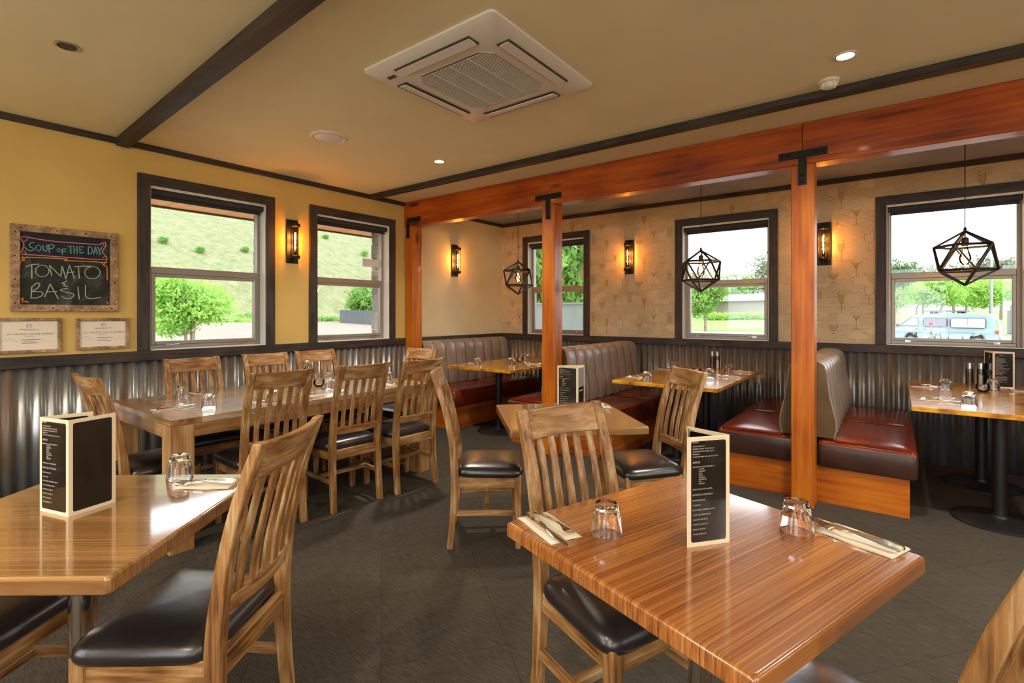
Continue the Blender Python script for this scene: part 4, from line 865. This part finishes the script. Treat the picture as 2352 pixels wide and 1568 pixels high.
for x, y, z, a, lb in SETS:
    r = math.radians(a); c, s = math.cos(r), math.sin(r)
    put('n', np0, (x, y, z), r, 'folded ivory paper napkin '+lb, 'napkin', 'folded napkins')
    def off(u, v): return (x+c*u-s*v, y+s*u+c*v, z+.0068)
    put('k', kn0, off(.02,-.020), r-.03, 'steel knife on the napkin '+lb, 'knife', 'table knives')
    put('f', fk0, off(.005,.018), r+.05, 'steel fork on the napkin '+lb, 'fork', 'table forks')

# swing-top water bottle on the long table
t = thing('water_bottle', 'clear glass swing-top water bottle on the long table', 'bottle', (-3.83, 2.245, BT))
mb = MB(); mb.lathe([(.036,0),(.038,.006),(.038,.10),(.030,.13),(.015,.165),(.0135,.195),(.016,.20),(.012,.20),(.0115,.165),(.027,.13),(.035,.10),(.035,.008),(.001,.006)], 28); mb.build('glass_body', 'thinglass', t, smooth=True, angle=60)
mb = MB(); mb.lathe([(.011,.196),(.015,.202),(.015,.211),(.008,.216)], 16); mb.build('stopper', 'white', t, smooth=True)
mb = MB(); mb.tube([(.017,0,.175),(.030,0,.19),(.024,0,.212),(0,0,.219),(-.024,0,.212),(-.018,0,.185),(-.016,0,.175)], .0014, 6); mb.build('wire_bail', 'chrome', t, smooth=True)
# pepper and salt grinders
for x, y, fill, lb in ((-1.605,5.72,'pepper','tall pepper grinder with a steel cap on the middle booth table'),(-1.545,5.70,'salt','tall salt grinder with a steel cap on the middle booth table'),
                       (.49,5.70,'pepper','tall pepper grinder with a steel cap on the right-hand booth table'),(.562,5.72,'salt','tall salt grinder with a steel cap on the right-hand booth table')):
    t = thing('grinder', lb, 'grinder', (x, y, BT), 0, 'salt and pepper grinders')
    mb = MB(); mb.lathe([(.024,0),(.024,.135),(.021,.135),(.021,.004),(.001,.003)], 24); mb.build('clear_body', 'thinglass', t, smooth=True)
    mb = MB(); mb.lathe([(.0205,.005),(.0205,.085 if fill == 'salt' else .105),(.001,.095)], 20); mb.build('filling', fill, t, smooth=True)
    mb = MB(); mb.lathe([(.0245,.136),(.0245,.150),(.026,.185),(.001,.187)], 24); mb.build('cap', 'chrome', t, smooth=True)

# ------------------------------------------------------------------ folded menus
DRINKS = [("RTDS",0,.958,1.5),("CORONA $10.00",0,.922,1),("BOMBAY GIN & TONIC $12.00",0,.898,1),("CANADIAN CLUB DRY $11.00",0,.874,1),("PIMMS $11",0,.850,1),("GORDON PINK GIN & SODA $12.00",0,.826,1),
 ("SPIRITS",0,.772,1.5),("WE HAVE A LARGE RANGE OF:",0,.734,1),("VODKA",.17,.714,1),("WHISKEY",.17,.694,1),("RUM",.17,.675,1),("PORT",.17,.656,1),("TEQUILA",.17,.637,1),("BOURBON",.17,.618,1),("GIN",.17,.599,1),("BRANDY",.17,.580,1),
 ("PLEASE ASK YOUR WAITER",0,.530,1),("NON ALCOHOLIC",0,.478,1.5),("LEMONADE $3.80",0,.430,1),("COKE $3.80",0,.386,1),("LEMONADE / RASPBERRY $5.80",0,.342,1),("COKE / RASPBERRY $5.80",0,.298,1),("ORANGE JUICE $7.00",0,.254,1),("TOMATO JUICE $7.00",0,.210,1),("APPLE JUICE $7.00",0,.166,1),("GINGER BEER $7.00",0,.122,1)]
def menu(label, pts, z, H, panels, open_end=False):
    """pts: floor points of the folds; panels: list of (i, j, content) seen from outside, left to right"""
    cx = sum(p[0] for p in pts)/len(pts); cy = sum(p[1] for p in pts)/len(pts)
    t = thing('folded_menu', label, 'menu', (cx, cy, z), 0, 'folded table menus')
    for (i, j, what) in panels:
        a = Vector((pts[i][0]-cx, pts[i][1]-cy, 0)); b = Vector((pts[j][0]-cx, pts[j][1]-cy, 0)); W_ = (b-a).length; ang = math.atan2(b.y-a.y, b.x-a.x)
        X_ = Matrix.Translation(a) @ Matrix.Rotation(ang, 4, 'Z')      # local x along panel, -y outwards
        mb = MB(); mb.X = X_; mb.box(0, W_, 0, .0014, 0, H); pn = mb.build('card_panel', 'card', t)
        def inset(y0, y1, g):
            q = MB(); q.X = X_; r = .006; P = []
            for ax, az, a0 in ((W_-g-r,H-g-r,0),(g+r,H-g-r,90),(g+r,g+r,180),(W_-g-r,g+r,270)):
                P += [(ax+r*math.cos(math.radians(a0+30*k)), az+r*math.sin(math.radians(a0+30*k))) for k in range(4)]
            q.extr(P, y0, y1, 'Y'); return q.build('print_panel', 'ink', pn)
        g = .0115; ins = inset(-.0005, 0, g); inset(.0014, .0019, g)
        fs = (W_-2*g)*.046
        if what == 'drinks':
            text_mesh('menu_print', [(s_, g*1.35+(W_-2*g)*x, H*zz-.004, fs*k) for s_, x, zz, k in DRINKS], 'menutext', ins, X_ @ Matrix.Translation((0,-.0009,0)), .0)
            q = MB(); q.X = X_
            for zz in (.975,.951,.790,.766,.496,.472): q.box(W_*.42, W_-g*1.3, -.0008, -.0006, H*zz, H*zz+.0004)
            q.build('ruled_lines', 'seam', ins)
        elif what == 'brews':
            rows = [("BEER LIST", W_*.30, H*.895, fs*1.25), ("ON TAP", g*1.35, H*.85, fs*1.2), ("CIDERS", g*1.35, H*.47, fs*1.2), ("BOTTLED BEERS", g*1.35, H*.36, fs*1.2)]
            text_mesh('menu_print', rows, 'menutext', ins, X_ @ Matrix.Translation((0,-.0009,0)), .0)
            q = MB(); q.X = X_; rr = random.Random(3)
            for k in range(26):
                zz = .81-.026*k
                if abs(zz-.47) < .02 or abs(zz-.36) < .02: continue
                q.box(g*1.35, g*1.35+W_*(.3+.35*rr.random()), -.0008, -.0006, H*zz, H*zz+.0011)
            q.build('small_print', 'menutext', ins)
        elif what == 'glass':
            q = MB(); q.X = X_ @ Matrix.Translation((W_*.62,0,H*.86)); q.add([(-.010,-.0008,-.012),(.010,-.0008,-.012),(.004,-.0008,.014),(-.003,-.0008,.014)], [(0,1,2,3)]); q.build('gold_emblem', 'gold', ins)
            text_mesh('menu_print', [("MENU", W_*.45, H*.79, fs*1.2)], 'menutext', ins, X_ @ Matrix.Translation((0,-.0009,0)), .0)
        elif what == 'photo':
            q = MB(); q.X = X_; q.box(g, W_-g, -.0009, -.0006, H*.55, H-g); q.build('photo_print', 'galv', ins)
            q = MB(); q.X = X_; q.box(W_*.25, W_*.75, -.0009, -.0006, H*.46, H*.475); q.build('caption', 'menutext', ins)
    return t
menu('folded drinks menu standing on the right foreground table', [(-.432,1.315),(-.353,1.416),(-.478,1.450)], TB, .287, [(0,1,'drinks'),(1,2,'glass'),(2,0,'photo')])
menu('folded menu with a blank black panel on the left foreground table', [(-2.102,.346),(-1.967,.387),(-2.004,.511),(-2.084,.472)], TB, .290, [(0,1,'drinks'),(1,2,'blank'),(3,0,'glass')])
menu('folded drinks menu standing on the middle square table', [(-1.683,2.665),(-1.542,2.675),(-1.561,2.79)], TB, .285, [(0,1,'drinks'),(1,2,'photo'),(2,0,'glass')])
menu('folded beer menu standing by the wall on the right-hand booth table', [(.62,5.58),(.75,5.615),(.585,5.74)], BT, .29, [(0,1,'brews'),(2,0,'glass'),(1,2,'blank')])
# ------------------------------------------------------------------ outside
def terrain(x, y):
    u = -x; d = max(u, y); z = -.65+.014*max(0, d-30)
    if u > 88: q = u-88; z += .45*q*min(1, q/14)+1.2*noise.noise(Vector((x*.03, y*.03, 0)))*min(1, q/20)
    return z
def ground_mesh(name, xs, ys, m, dz=0, mat_fn=None, mats=None):
    mb = MB(); nx, ny = len(xs), len(ys)
    vs = [(x, y, terrain(x, y)+dz) for x in xs for y in ys]; mb.add(vs, [])
    mb.f = []; mb.mi = []
    for i in range(nx-1):
        for j in range(ny-1):
            mb.f.append((i*ny+j, (i+1)*ny+j, (i+1)*ny+j+1, i*ny+j+1)); mb.mi.append(mat_fn((xs[i]+xs[i+1])/2, (ys[j]+ys[j+1])/2) if mat_fn else 0)
    o = mb.build(name, mats or m, smooth=True, angle=180); o['kind'] = 'structure'; return o
def gm(x, y):
    if -x > 88 or (-x > 82 and y > 0): return 1
    if y > 50 or (y > 44 and x > 8): return 2
    if -x > 17 and y < min(12, -x*.38): return 2
    return 0 if -x > max(y, 6) else 3
xs = [-90+4*i for i in range(0, 50)]; ys = [-30+4*j for j in range(0, 60)]
mb = MB()
def xr(a, b, s): return [a+s*i for i in range(int((b-a)/s)+1)]
gx = [-300,-270,-240,-215,-190,-170,-152,-138,-126,-116,-108,-102,-98,-94,-91,-88,-85]+xr(-82, 70, 3.04); gy = xr(-60, 240, 5)
ground_mesh('ground', gx, gy, None, 0, gm, ['gravel', 'hill', 'grass', 'concrete'])
# eaves and stone cladding of this building
mb = MB()
for k in range(34): x = YN-.6+k*.30; mb.box(-6.2, XL-.2, x, x+.294, 2.50, 2.52)
struct('ceiling_eaves', mb, 'soffit')
mb = MB(); mb.box(-6.25, -6.2, YN-.6, YF+1.5, 2.485, 2.66); mb.box(-6.2, XR+.2, YF+.2, YF+.9, 2.62, 2.66); mb.box(-6.2,XL-.2,YN-.6,YF+1.5,2.60,2.66); struct('trim_10', mb, 'dark')
def stones(name, y0, y1, lb=None):
    mb = MB(); z = -.5; r_ = random.Random(int(y0*100))
    while z < 2.5:
        hh = .07+.13*r_.random(); y = y0
        while y < y1-.02:
            ww = min(.16+.25*r_.random(), y1-y); pr = .02*r_.random(); zz = min(z+hh, 2.499); e = .012*r_.random()
            mb.X = Matrix.Translation((0,0,0)); mb.box(-5.24-pr, XL-.201, y+.004-(e if y == y0 else 0), y+ww-.004, z+.003, zz-.003); y += ww
        z += hh
    o = mb.build(name, 'stone', bevel=.014, seg=2); o['kind'] = 'structure'
stones('wall_pier_1', 2.49, 2.74); stones('wall_pier_2', 3.955, 4.6)

def leaves(mb, c, R_, n, size, r_, drop=.5, flat=1.0):
    cx, cy, cz = c
    for i in range(n):
        while True:
            d = Vector((r_.gauss(0,1), r_.gauss(0,1), r_.gauss(0,1)));
            if d.length > .1: break
        d.normalize(); rad = r_.random()**.45; k = .72+.5*noise.noise(Vector((d.x*2.1+cx, d.y*2.1+cy, d.z*2.1)))+.28
        p = Vector((cx+d.x*R_[0]*rad*k, cy+d.y*R_[1]*rad*k, cz+d.z*R_[2]*rad*k))
        a = Vector((r_.gauss(0,1), r_.gauss(0,1), r_.gauss(0,1)-drop)).normalized(); b = a.cross(Vector((r_.gauss(0,1), r_.gauss(0,1), r_.gauss(0,1)))).normalized(); s = size*(.6+.8*r_.random())
        o = len(mb.v); mb.v += [tuple(p-a*s), tuple(p+b*s*.38), tuple(p+a*s), tuple(p-b*s*.38)]; mb.f.append((o,o+1,o+2,o+3)); mb.mi.append(0)
def tree(name, label, cat, x, y, h_, R_, m, n, size, trunk=.12, stems=1, seed=1, group=None, z0=None, blobs=7, crown=.62):
    z = terrain(x, y) if z0 is None else z0; t = thing(name, label, cat, (x, y, z), 0, group); r_ = random.Random(seed)
    mb = MB()
    for k in range(blobs):
        a = r_.random()*2*PI; q = .55*r_.random()**.5 if k else 0
        leaves(mb, (R_[0]*q*math.cos(a), R_[1]*q*math.sin(a), h_*crown+R_[2]*(.5-r_.random())*.9), (R_[0]*.62, R_[1]*.62, R_[2]*.55), n//blobs, size, r_)
    mb.build('foliage', m, t)
    mb = MB()
    for k in range(stems):
        a = 2*PI*k/stems+.4; q = .0 if stems == 1 else .25; lx, ly = R_[0]*.35*math.cos(a), R_[1]*.35*math.sin(a)
        mb.tube([(q*math.cos(a)*.6,q*math.sin(a)*.6,-.1),(q*math.cos(a),q*math.sin(a),h_*.3),(lx*.5,ly*.5,h_*.5),(lx,ly,h_*.78)], [trunk,trunk*.8,trunk*.55,trunk*.2], 8)
        for j in range(5):
            b = a+j*1.3; mb.tube([(lx*.35,ly*.35,h_*(.36+.05*j)),(R_[0]*.3*math.cos(b),R_[1]*.3*math.sin(b),h_*.6),(R_[0]*.65*math.cos(b),R_[1]*.65*math.sin(b),h_*(.68+.05*j))], [trunk*.35,trunk*.25,trunk*.08], 6)
    mb.build('trunk', 'bark', t, smooth=True); return t
def D(px, t):                                    # a place t metres ahead along a bearing
    r = (px-1176)/1153.65; return t*(-.6076+r*.7942), t*(.7942+r*.6076)
x, y = D(437, 27); tree('young_tree', 'young lime-green multi-stemmed tree on the lawn outside the first left window', 'tree', x, y, 4.2, (2.3,2.3,2.0), 'leaf_lime', 9000, .13, .09, 3, 3)
x, y = D(835, 82); tree('rounded_bush', 'large rounded green bush behind the dark fence outside the second left window', 'bush', x, y, 6.2, (4.2,4.2,3.4), 'leaf_green', 6000, .30, .2, 1, 4, crown=.5)
SH = [(375,559),(460,582),(563,580),(748,549),(720,556),(837,589),(640,565),(790,700),(735,722)]
hs = 0
for i, (px, py) in enumerate(SH[:6]):
    t_ = 60
    while t_ < 400:
        x, y = D(px, t_); zr = 1.36-(py-719.55)/1153.65*t_
        if zr < terrain(x, y): break
        t_ += .5
    big = (1.0,1.0,.95,1.1,1.3,1.3)[i]
    t = thing('hill_shrub', ('small dark shrub on the hillside, highest and leftmost in the first left window','small dark shrub on the hillside, middle of the three in the first left window','small dark shrub on the hillside, rightmost in the first left window','dark shrub high on the hillside in the second left window, right of a pair','dark shrub high on the hillside in the second left window, left of a pair','dark shrub on the hillside beside the stone pier in the second left window')[i], 'shrub', (x, y, terrain(x, y)), 0, 'shrubs on the hillside')
    mb = MB(); leaves(mb, (0,0,big*.7), (big,big,big*.75), 700, .17, random.Random(i)); mb.build('foliage', 'leaf_green', t); mb = MB(); mb.tube([(0,0,-.6),(0,0,big*.6)], .12, 6); mb.build('stem', 'bark', t)
xa, ya = D(780, 80); xb, yb = D(905, 66)
f_ = thing('paling_fence', 'dark grey paling fence beyond the gravel outside the second left window', 'fence', (0,0,0))
mb = MB(); n_ = 60
for k in range(n_):
    x = xa+(xb-xa)*k/n_; y = ya+(yb-ya)*k/n_; z = terrain(x, y); dx, dy = (xb-xa)/n_, (yb-ya)/n_; mb.bar((x+dx*.04,y+dy*.04,z+1.0), (x+dx*.96,y+dy*.96,z+1.0), .03, 2.05)
mb.build('palings', 'fencedark', f_)
mb = MB(); mb.bar((xa+.08,ya,terrain(xa,ya)+1.7),(xb+.08,yb,terrain(xb,yb)+1.7),.08,.1); mb.build('fence_rail', 'fencedark', f_)
def scrub(name, lb, px0, px1, t0, n, size, m, hh, seed, cnt=40):
    mb = MB(); r_ = random.Random(seed)
    for k in range(cnt):
        px = px0+(px1-px0)*r_.random(); x, y = D(px, t0+6*r_.random()); leaves(mb, (x, y, terrain(x, y)+hh*.3), (1.6,1.6,hh), n//cnt, size, r_)
    o = mb.build(name, m); tag(o, lb, 'scrub', kind='stuff')
scrub('scrub', 'band of low green scrub along the far edge of the gravel', 560, 775, 85, 7000, .22, 'leaf_green', .55, 5)
scrub('tall_grass', 'rough grass at the foot of the hill behind the young tree', 330, 620, 75, 7000, .25, 'leaf_lime', .4, 6)
# in front of the far wall
tree('garden_tree', 'big leafy tree filling the narrow far window beside the corner booth', 'tree', *D(1275, 13.5), 6.2, (3.2,3.2,2.9), 'leaf_green', 16000, .13, .16, 2, 8, z0=-.5)
g_ = thing('garden_fence', 'pale grey-green painted fence outside the narrow far window', 'fence', (0,0,0))
mb = MB(); mb.box(-7.2, -4.2, 7.95, 7.99, -.5, 1.53); mb.build('panel', 'fencegrey', g_); mb = MB(); mb.box(-7.25, -4.15, 7.93, 8.01, 1.53, 1.56); mb.build('capping', 'fencegrey', g_)
def house(name, lb, cat, c, w_, d_, hw, hr, ang, z, wallm, roofm, win=None):
    t = thing(name, lb, cat, (c[0], c[1], z), ang)
    mb = MB(); mb.box(-w_/2, w_/2, -d_/2, d_/2, -.5, hw); mb.build('walls', wallm, t)
    mb = MB(); mb.loft([[(-w_/2-.6,-d_/2-.6,hw),(-w_/2-.6,d_/2+.6,hw),(-w_/2-.6,0,hr)],[(w_/2+.6,-d_/2-.6,hw),(w_/2+.6,d_/2+.6,hw),(w_/2+.6,0,hr)]]); mb.build('roof', roofm, t)
    mb = MB(); mb.bar((-w_/2-.6,-d_/2-.66,hw), (w_/2+.6,-d_/2-.66,hw), .12, .14); mb.build('gutter', 'fencedark', t)
    for (x, zc, ww, wh) in (win or []):
        mb = MB(); mb.box(x-ww/2, x+ww/2, -d_/2-.05, -d_/2+.02, zc-wh/2, zc+wh/2); q = mb.build('window_frame', 'reveal', t); mb = MB(); mb.box(x-ww/2+.12, x+ww/2-.12, -d_/2-.08, -d_/2-.051, zc-wh/2+.12, zc+wh/2-.12); mb.build('window_pane', 'vanglass', q)
x, y = D(1745, 106); house('long_shed', 'long beige building with a white roof across the lawn outside the middle window', 'building', (x, y), 22, 8, 3.3, 4.9, math.radians(-26), terrain(x, y)+.1, 'shedwall', 'shedroof', [(-9.0,2.2,1.4,1.2),(6,2.0,1.6,1.2)])
x, y = D(1225, 70); house('distant_house', 'white-roofed house glimpsed low in the narrow far window', 'building', (x, y), 9, 7, 3.2, 4.4, math.radians(-20), terrain(x, y), 'shedroof', 'shedroof', [(1.5,1.8,1.3,1)])
tree('lawn_tree', 'round-crowned green tree on the lawn outside the middle window', 'tree', *D(1620, 48), 5.0, (2.3,2.3,2.1), 'leaf_green', 7000, .17, .14, 1, 9, crown=.60)
h_ = MB(); r_ = random.Random(4)
for k in range(26):
    px = 1622+6.2*k; x, y = D(px, 86); leaves(h_, (x, y, terrain(x, y)+.6), (1.2,1.0,.75), 260, .16, r_, 0)
tag(h_.build('hedge', 'leaf_lime'), 'clipped lime-green hedge in front of the beige building', 'hedge')
BG = [(1585,110,12,(5,5,5.5),'leaf_grey','grey-green gum tree at the left edge of the middle window'),(1655,128,12.5,(8,8,5.5),'leaf_green','wide pale tree behind the beige building roof'),(1712,150,12.5,(7,7,5.5),'leaf_green','pale tree right of the wide one behind the beige roof'),(1775,120,15.5,(6,6,7.5),'leaf_grey','tall grey conifer at the right edge of the middle window'),
      (2062,48,7.2,(2.4,2.4,1.8),'leaf_dark','dark-leaved tree at the left edge of the van window'),(2190,95,10.5,(7,7,4.2),'leaf_grey','grey gum tree far behind the van'),(2300,76,10.5,(5,5,4.2),'leaf_grey','grey gum tree behind the street lamp'),(2120,112,10.5,(6,6,4.5),'leaf_dark','dark tree behind the green row, left of the pendant tip')]
for i, (px, t_, hh, R_, m, lb) in enumerate(BG): x, y = D(px, t_); tree('background_tree', lb, 'tree', x, y, hh, R_, m, 3800, .36 if t_ > 60 else .17, .25 if t_ > 60 else .08, 1, 20+i, 'trees beyond the road', crown=.78 if px == 2062 else .58)
LBR = ['lime-green street tree behind the van, leftmost of the row','lime-green street tree behind the van, second from the left','lime-green street tree above the van roof rack','lime-green street tree above the rear of the van','lime-green street tree right of the street lamp','lime-green street tree, rightmost in the van window']
for i, px in enumerate((2055,2105,2160,2218,2275,2322)): x, y = D(px, 52+9*(i%2)); tree('street_tree', LBR[i], 'tree', x, y, 5.4+.3*((i*7)%3)+.6*(i%2), (2.7,2.7,2.1), 'leaf_lime', 4200, .19, .13, 1, 40+i, 'lime-green street trees', crown=.66)
x, y = D(2277, 47); t = thing('street_lamp', 'grey street lamp pole with a curved arm behind the van', 'street lamp', (x, y, terrain(x, y)), math.radians(37))
mb = MB(); H_ = 1.36+.116*44-terrain(x, y); mb.tube([(0,0,0),(0,0,H_*.6),(0,0,H_)], [.13,.12,.10], 10); mb.build('pole', 'galv', t, smooth=True)
mb = MB(); mb.tube([(0,0,H_-.4),(.5,0,H_-.12),(1.1,0,H_+.08),(1.8,0,H_+.14)], .04, 8); mb.build('arm', 'galv', t, smooth=True)
mb = MB(); mb.loft([[(1.6,-.07,H_+.10),(1.6,.07,H_+.10),(1.6,.07,H_+.18),(1.6,-.07,H_+.18)],[(2.0,-.14,H_+.08),(2.0,.14,H_+.08),(2.0,.14,H_+.22),(2.0,-.14,H_+.22)],[(2.5,-.10,H_+.12),(2.5,.10,H_+.12),(2.5,.10,H_+.20),(2.5,-.10,H_+.20)]]); mb.build('lamp_head', 'galv', t, bevel=.02)
# roadside sign, edge-on in the middle window
x, y = D(1584, 20); t = thing('roadside_sign', 'white sign with a red border at the left edge of the middle window', 'sign', (x, y, terrain(x, y)), math.radians(20))
mb = MB(); mb.m = 1; mb.box(-.75, .02, -.03, .03, 1.70, 2.62); mb.m = 0; mb.box(-.70, -.03, -.034, -.03, 1.76, 2.56); mb.build('sign_board', ['shedroof', 'red'], t, bevel=.004)
for k in (-.68, -.06): mb = MB(); mb.tube([(k,0,0),(k,0,1.70)], .03, 8); mb.build('sign_post', 'galv', t)
x, y = D(1586, 17); t = thing('flowering_bush', 'low bush with red flowers at the left foot of the middle window', 'bush', (x, y, terrain(x, y)))
mb = MB(); leaves(mb, (0,0,.45), (.5,.5,.5), 500, .06, random.Random(2)); mb.build('foliage', 'leaf_dark', t)
mb = MB(); leaves(mb, (0,-.1,.85), (.2,.2,.2), 120, .05, random.Random(5)); mb.build('flowers', 'red', t)
x, y = D(2330, 40); t = thing('utility_cabinet', 'dark grey roadside cabinet at the right edge of the van window', 'cabinet', (x, y, terrain(x, y)), .5)
mb = MB(); mb.box(-.35, .35, -.25, .25, 0, 1.9); mb.build('body', 'fencedark', t, bevel=.03)
# rose bush outside the right-hand window
x, y = D(2163, 8.6); t = thing('rose_bush', 'rose bush with buds and one red bloom outside the right-hand window', 'bush', (x, y, -.5)); r_ = random.Random(12)
mb = MB(); lf = MB(); bud = MB(); bl_ = MB()
for k in range(15):
    a = r_.random()*2*PI; q = .05+.30*r_.random(); top = (q*math.cos(a)*1.25-.02, q*math.sin(a), 1.22+.33*r_.random() if k else 1.66)
    if k == 0: top = (-.14, .05, 1.66)
    if k == 1: top = (-.02, .0, 1.62)
    mb.tube([(q*.2*math.cos(a),q*.2*math.sin(a),0),(top[0]*.6,top[1]*.6,.8),top], [.007,.005,.0025], 5)
    leaves(lf, (top[0],top[1],top[2]-.22), (.07,.07,.2), 24, .028, r_)
    bud.tube([(top[0],top[1],top[2]-.01),(top[0],top[1],top[2]+.02),(top[0],top[1],top[2]+.04)], [.006,.013,.003], 6)
leaves(bl_, (-.14,.05,1.69), (.035,.035,.03), 40, .02, r_)
mb.build('stems', 'leaf_dark', t); lf.build('foliage', 'leaf_grey', t); bud.build('buds', 'leaf_dark', t); bl_.build('bloom', 'red', t)

# ------------------------------------------------------------------ van (local: length along x, nose at -x, near side at -y)
x, y = D(2171, 29.4); van = thing('campervan', 'pale blue and white van with a roof rack parked outside the right-hand window', 'van', (x, y, terrain(x, y)), math.radians(-12))
side = [(-2.32,.42),(-2.36,.75),(-2.30,1.02),(-2.10,1.12),(-1.45,1.70),(-1.05,1.84),(0,1.90),(1.6,1.89),(2.05,1.84),(2.17,1.70),(2.32,1.10),(2.36,.80),(2.36,.42),(1.86,.40),(1.80,.62),(1.62,.76),(1.38,.76),(1.20,.62),(1.14,.40),(-1.10,.40),(-1.16,.62),(-1.34,.76),(-1.58,.76),(-1.76,.62),(-1.82,.40)]
def ring_y(y_, inset):
    cz = .95; return [(a*(1-inset*.02), y_, cz+(b-cz)*(1-inset*.03)) for a, b in side]
mb = MB(); rings = []
for y_, ins in ((-.80,2.6),(-.845,0),(-.86,0),(.86,0),(.845,0),(.80,2.6)): rings.append([(p[0], p[1]*(1-.14*max(0,(p[2]-1.05))/.85), p[2]) for p in ring_y(y_, ins)])
mb.loft(rings); mb.mi = [0]*len(mb.f)
for i, f in enumerate(mb.f):
    z_ = sum(mb.v[k][2] for k in f)/len(f)
    if len(f) == 4 and z_ > 1.72: mb.mi[i] = 1
mb.build('body', ['vanpaint', 'vantop'], van, smooth=True, angle=35)
def wy(z): return -(.86*(1-.14*max(0,(z-1.05))/.85))
def panel(name, poly, m, off=.012, rim=True):
    mb = MB(); n_ = len(poly); vs = [(a, wy(b)-off, b) for a, b in poly]+[(a, wy(b)+.03, b) for a, b in poly]
    mb.add(vs, [tuple(range(n_))]+[(i,(i+1)%n_,n_+(i+1)%n_,n_+i) for i in range(n_)]); o = mb.build(name, m, van)
    if rim:
        r2 = MB(); r2.tube([(a, wy(b)-off, b) for a, b in poly]+[(poly[0][0], wy(poly[0][1])-off, poly[0][1])], .016, 6); r2.build('seal', 'black', o)
    return o
def rr(x0, x1, z0, z1, r=.07): return [(x0+r,z0),(x1-r,z0),(x1,z0+r),(x1,z1-r),(x1-r,z1),(x0+r,z1),(x0,z1-r),(x0,z0+r)]
panel('cab_window', [(-1.98,1.16),(-1.12,1.16),(-1.12,1.62),(-1.42,1.64)], 'vanlight')
panel('side_window', rr(-.86,.20,1.12,1.62), 'vanglass'); panel('side_window', rr(.36,1.82,1.08,1.62), 'vanlight')
mb = MB(); mb.box(-.35, -.32, wy(1.3)-.03, wy(1.6), 1.13, 1.61); mb.build('window_bar', 'galv', van); mb = MB(); mb.box(1.06, 1.10, wy(1.3)-.03, wy(1.6), 1.09, 1.61); mb.build('window_bar', 'galv', van)
for (xa, xb, za, zb) in ((-1.06,-1.045,.45,1.68),(-.95,-.935,.45,1.68),(.26,.27,.45,1.68),(-2.30,-1.06,.80,.81),(-.93,.26,.78,.79),(.27,2.3,.78,.79),(.3,1.4,.86,.875)):
    mb = MB(); mb.box(xa, xb, wy((za+zb)/2)-.012, wy(za)+.02, za, zb); mb.build('door_seam', 'galv', van)
for xx in (-1.26, -.86): mb = MB(); mb.box(xx, xx+.16, -.89, -.85, .95, .99); mb.build('door_handle', 'black', van, bevel=.008)
mb = MB(); mb.box(-2.12, -2.0, -1.02, -.86, 1.10, 1.26); mb.build('wing_mirror', 'black', van, bevel=.02)
mb = MB(); mb.box(2.20, 2.34, -.87, -.70, .78, .94); mb.m = 1; mb.box(2.19, 2.33, -.872, -.70, .945, 1.06); mb.build('tail_light', ['red', 'amber'], van, bevel=.01)
mb = MB(); mb.add([(2.335,-.62,1.12),(2.335,.62,1.12),(2.20,.58,1.66),(2.20,-.58,1.66)], [(0,1,2,3)]); mb.build('rear_window', 'vanglass', van)
mb = MB(); mb.box(2.34, 2.46, -.82, .82, .42, .60); mb.build('rear_bumper', 'galv', van, bevel=.03)
mb = MB(); mb.box(-2.46, -2.33, -.82, .82, .40, .60); mb.build('front_bumper', 'galv', van, bevel=.03)
for xx in (-1.46, 1.5):
    for yy in (-.84, .66):
        mb = MB(); mb.X = Matrix.Translation((xx, yy, .33)) @ Matrix.Rotation(-PI/2, 4, 'X'); mb.lathe([(.20,.0),(.31,.01),(.33,.04),(.33,.16),(.31,.19),(.2,.19)], 28); wh = mb.build('wheel', 'rubber', van, smooth=True)
        mb = MB(); mb.X = Matrix.Translation((xx, yy+(-.012 if yy < 0 else .18), .33)) @ Matrix.Rotation(-PI/2, 4, 'X'); mb.lathe([(.195,.02),(.18,.0),(.06,.01),(.05,.0),(.001,0)], 20); mb.build('hubcap', 'galv', wh, smooth=True)
rk = thing('roof_rack', '', '', (0,0,0)); rk.parent = van
for kx in ('label', 'category'):
    if kx in rk: del rk[kx]
mb = MB(); mb.box(-.85, 1.15, -.62, -.56, 1.99, 2.07); mb.box(-.85, 1.15, .56, .62, 1.99, 2.07); mb.box(-.85, -.80, -.6, .6, 1.99, 2.07); mb.box(1.10, 1.15, -.6, .6, 1.99, 2.07); mb.build('tray', 'rack', rk)
mb = MB(); mb.box(-.8, 1.1, -.56, .56, 2.0, 2.04); mb.build('solar_panel', 'vanglass', rk)
for xx in (-.5, .7):
    for yy in (-.66, .58): mb = MB(); mb.box(xx-.09, xx+.09, yy, yy+.08, 1.80, 2.0); mb.build('rack_foot', 'black', rk, bevel=.01)
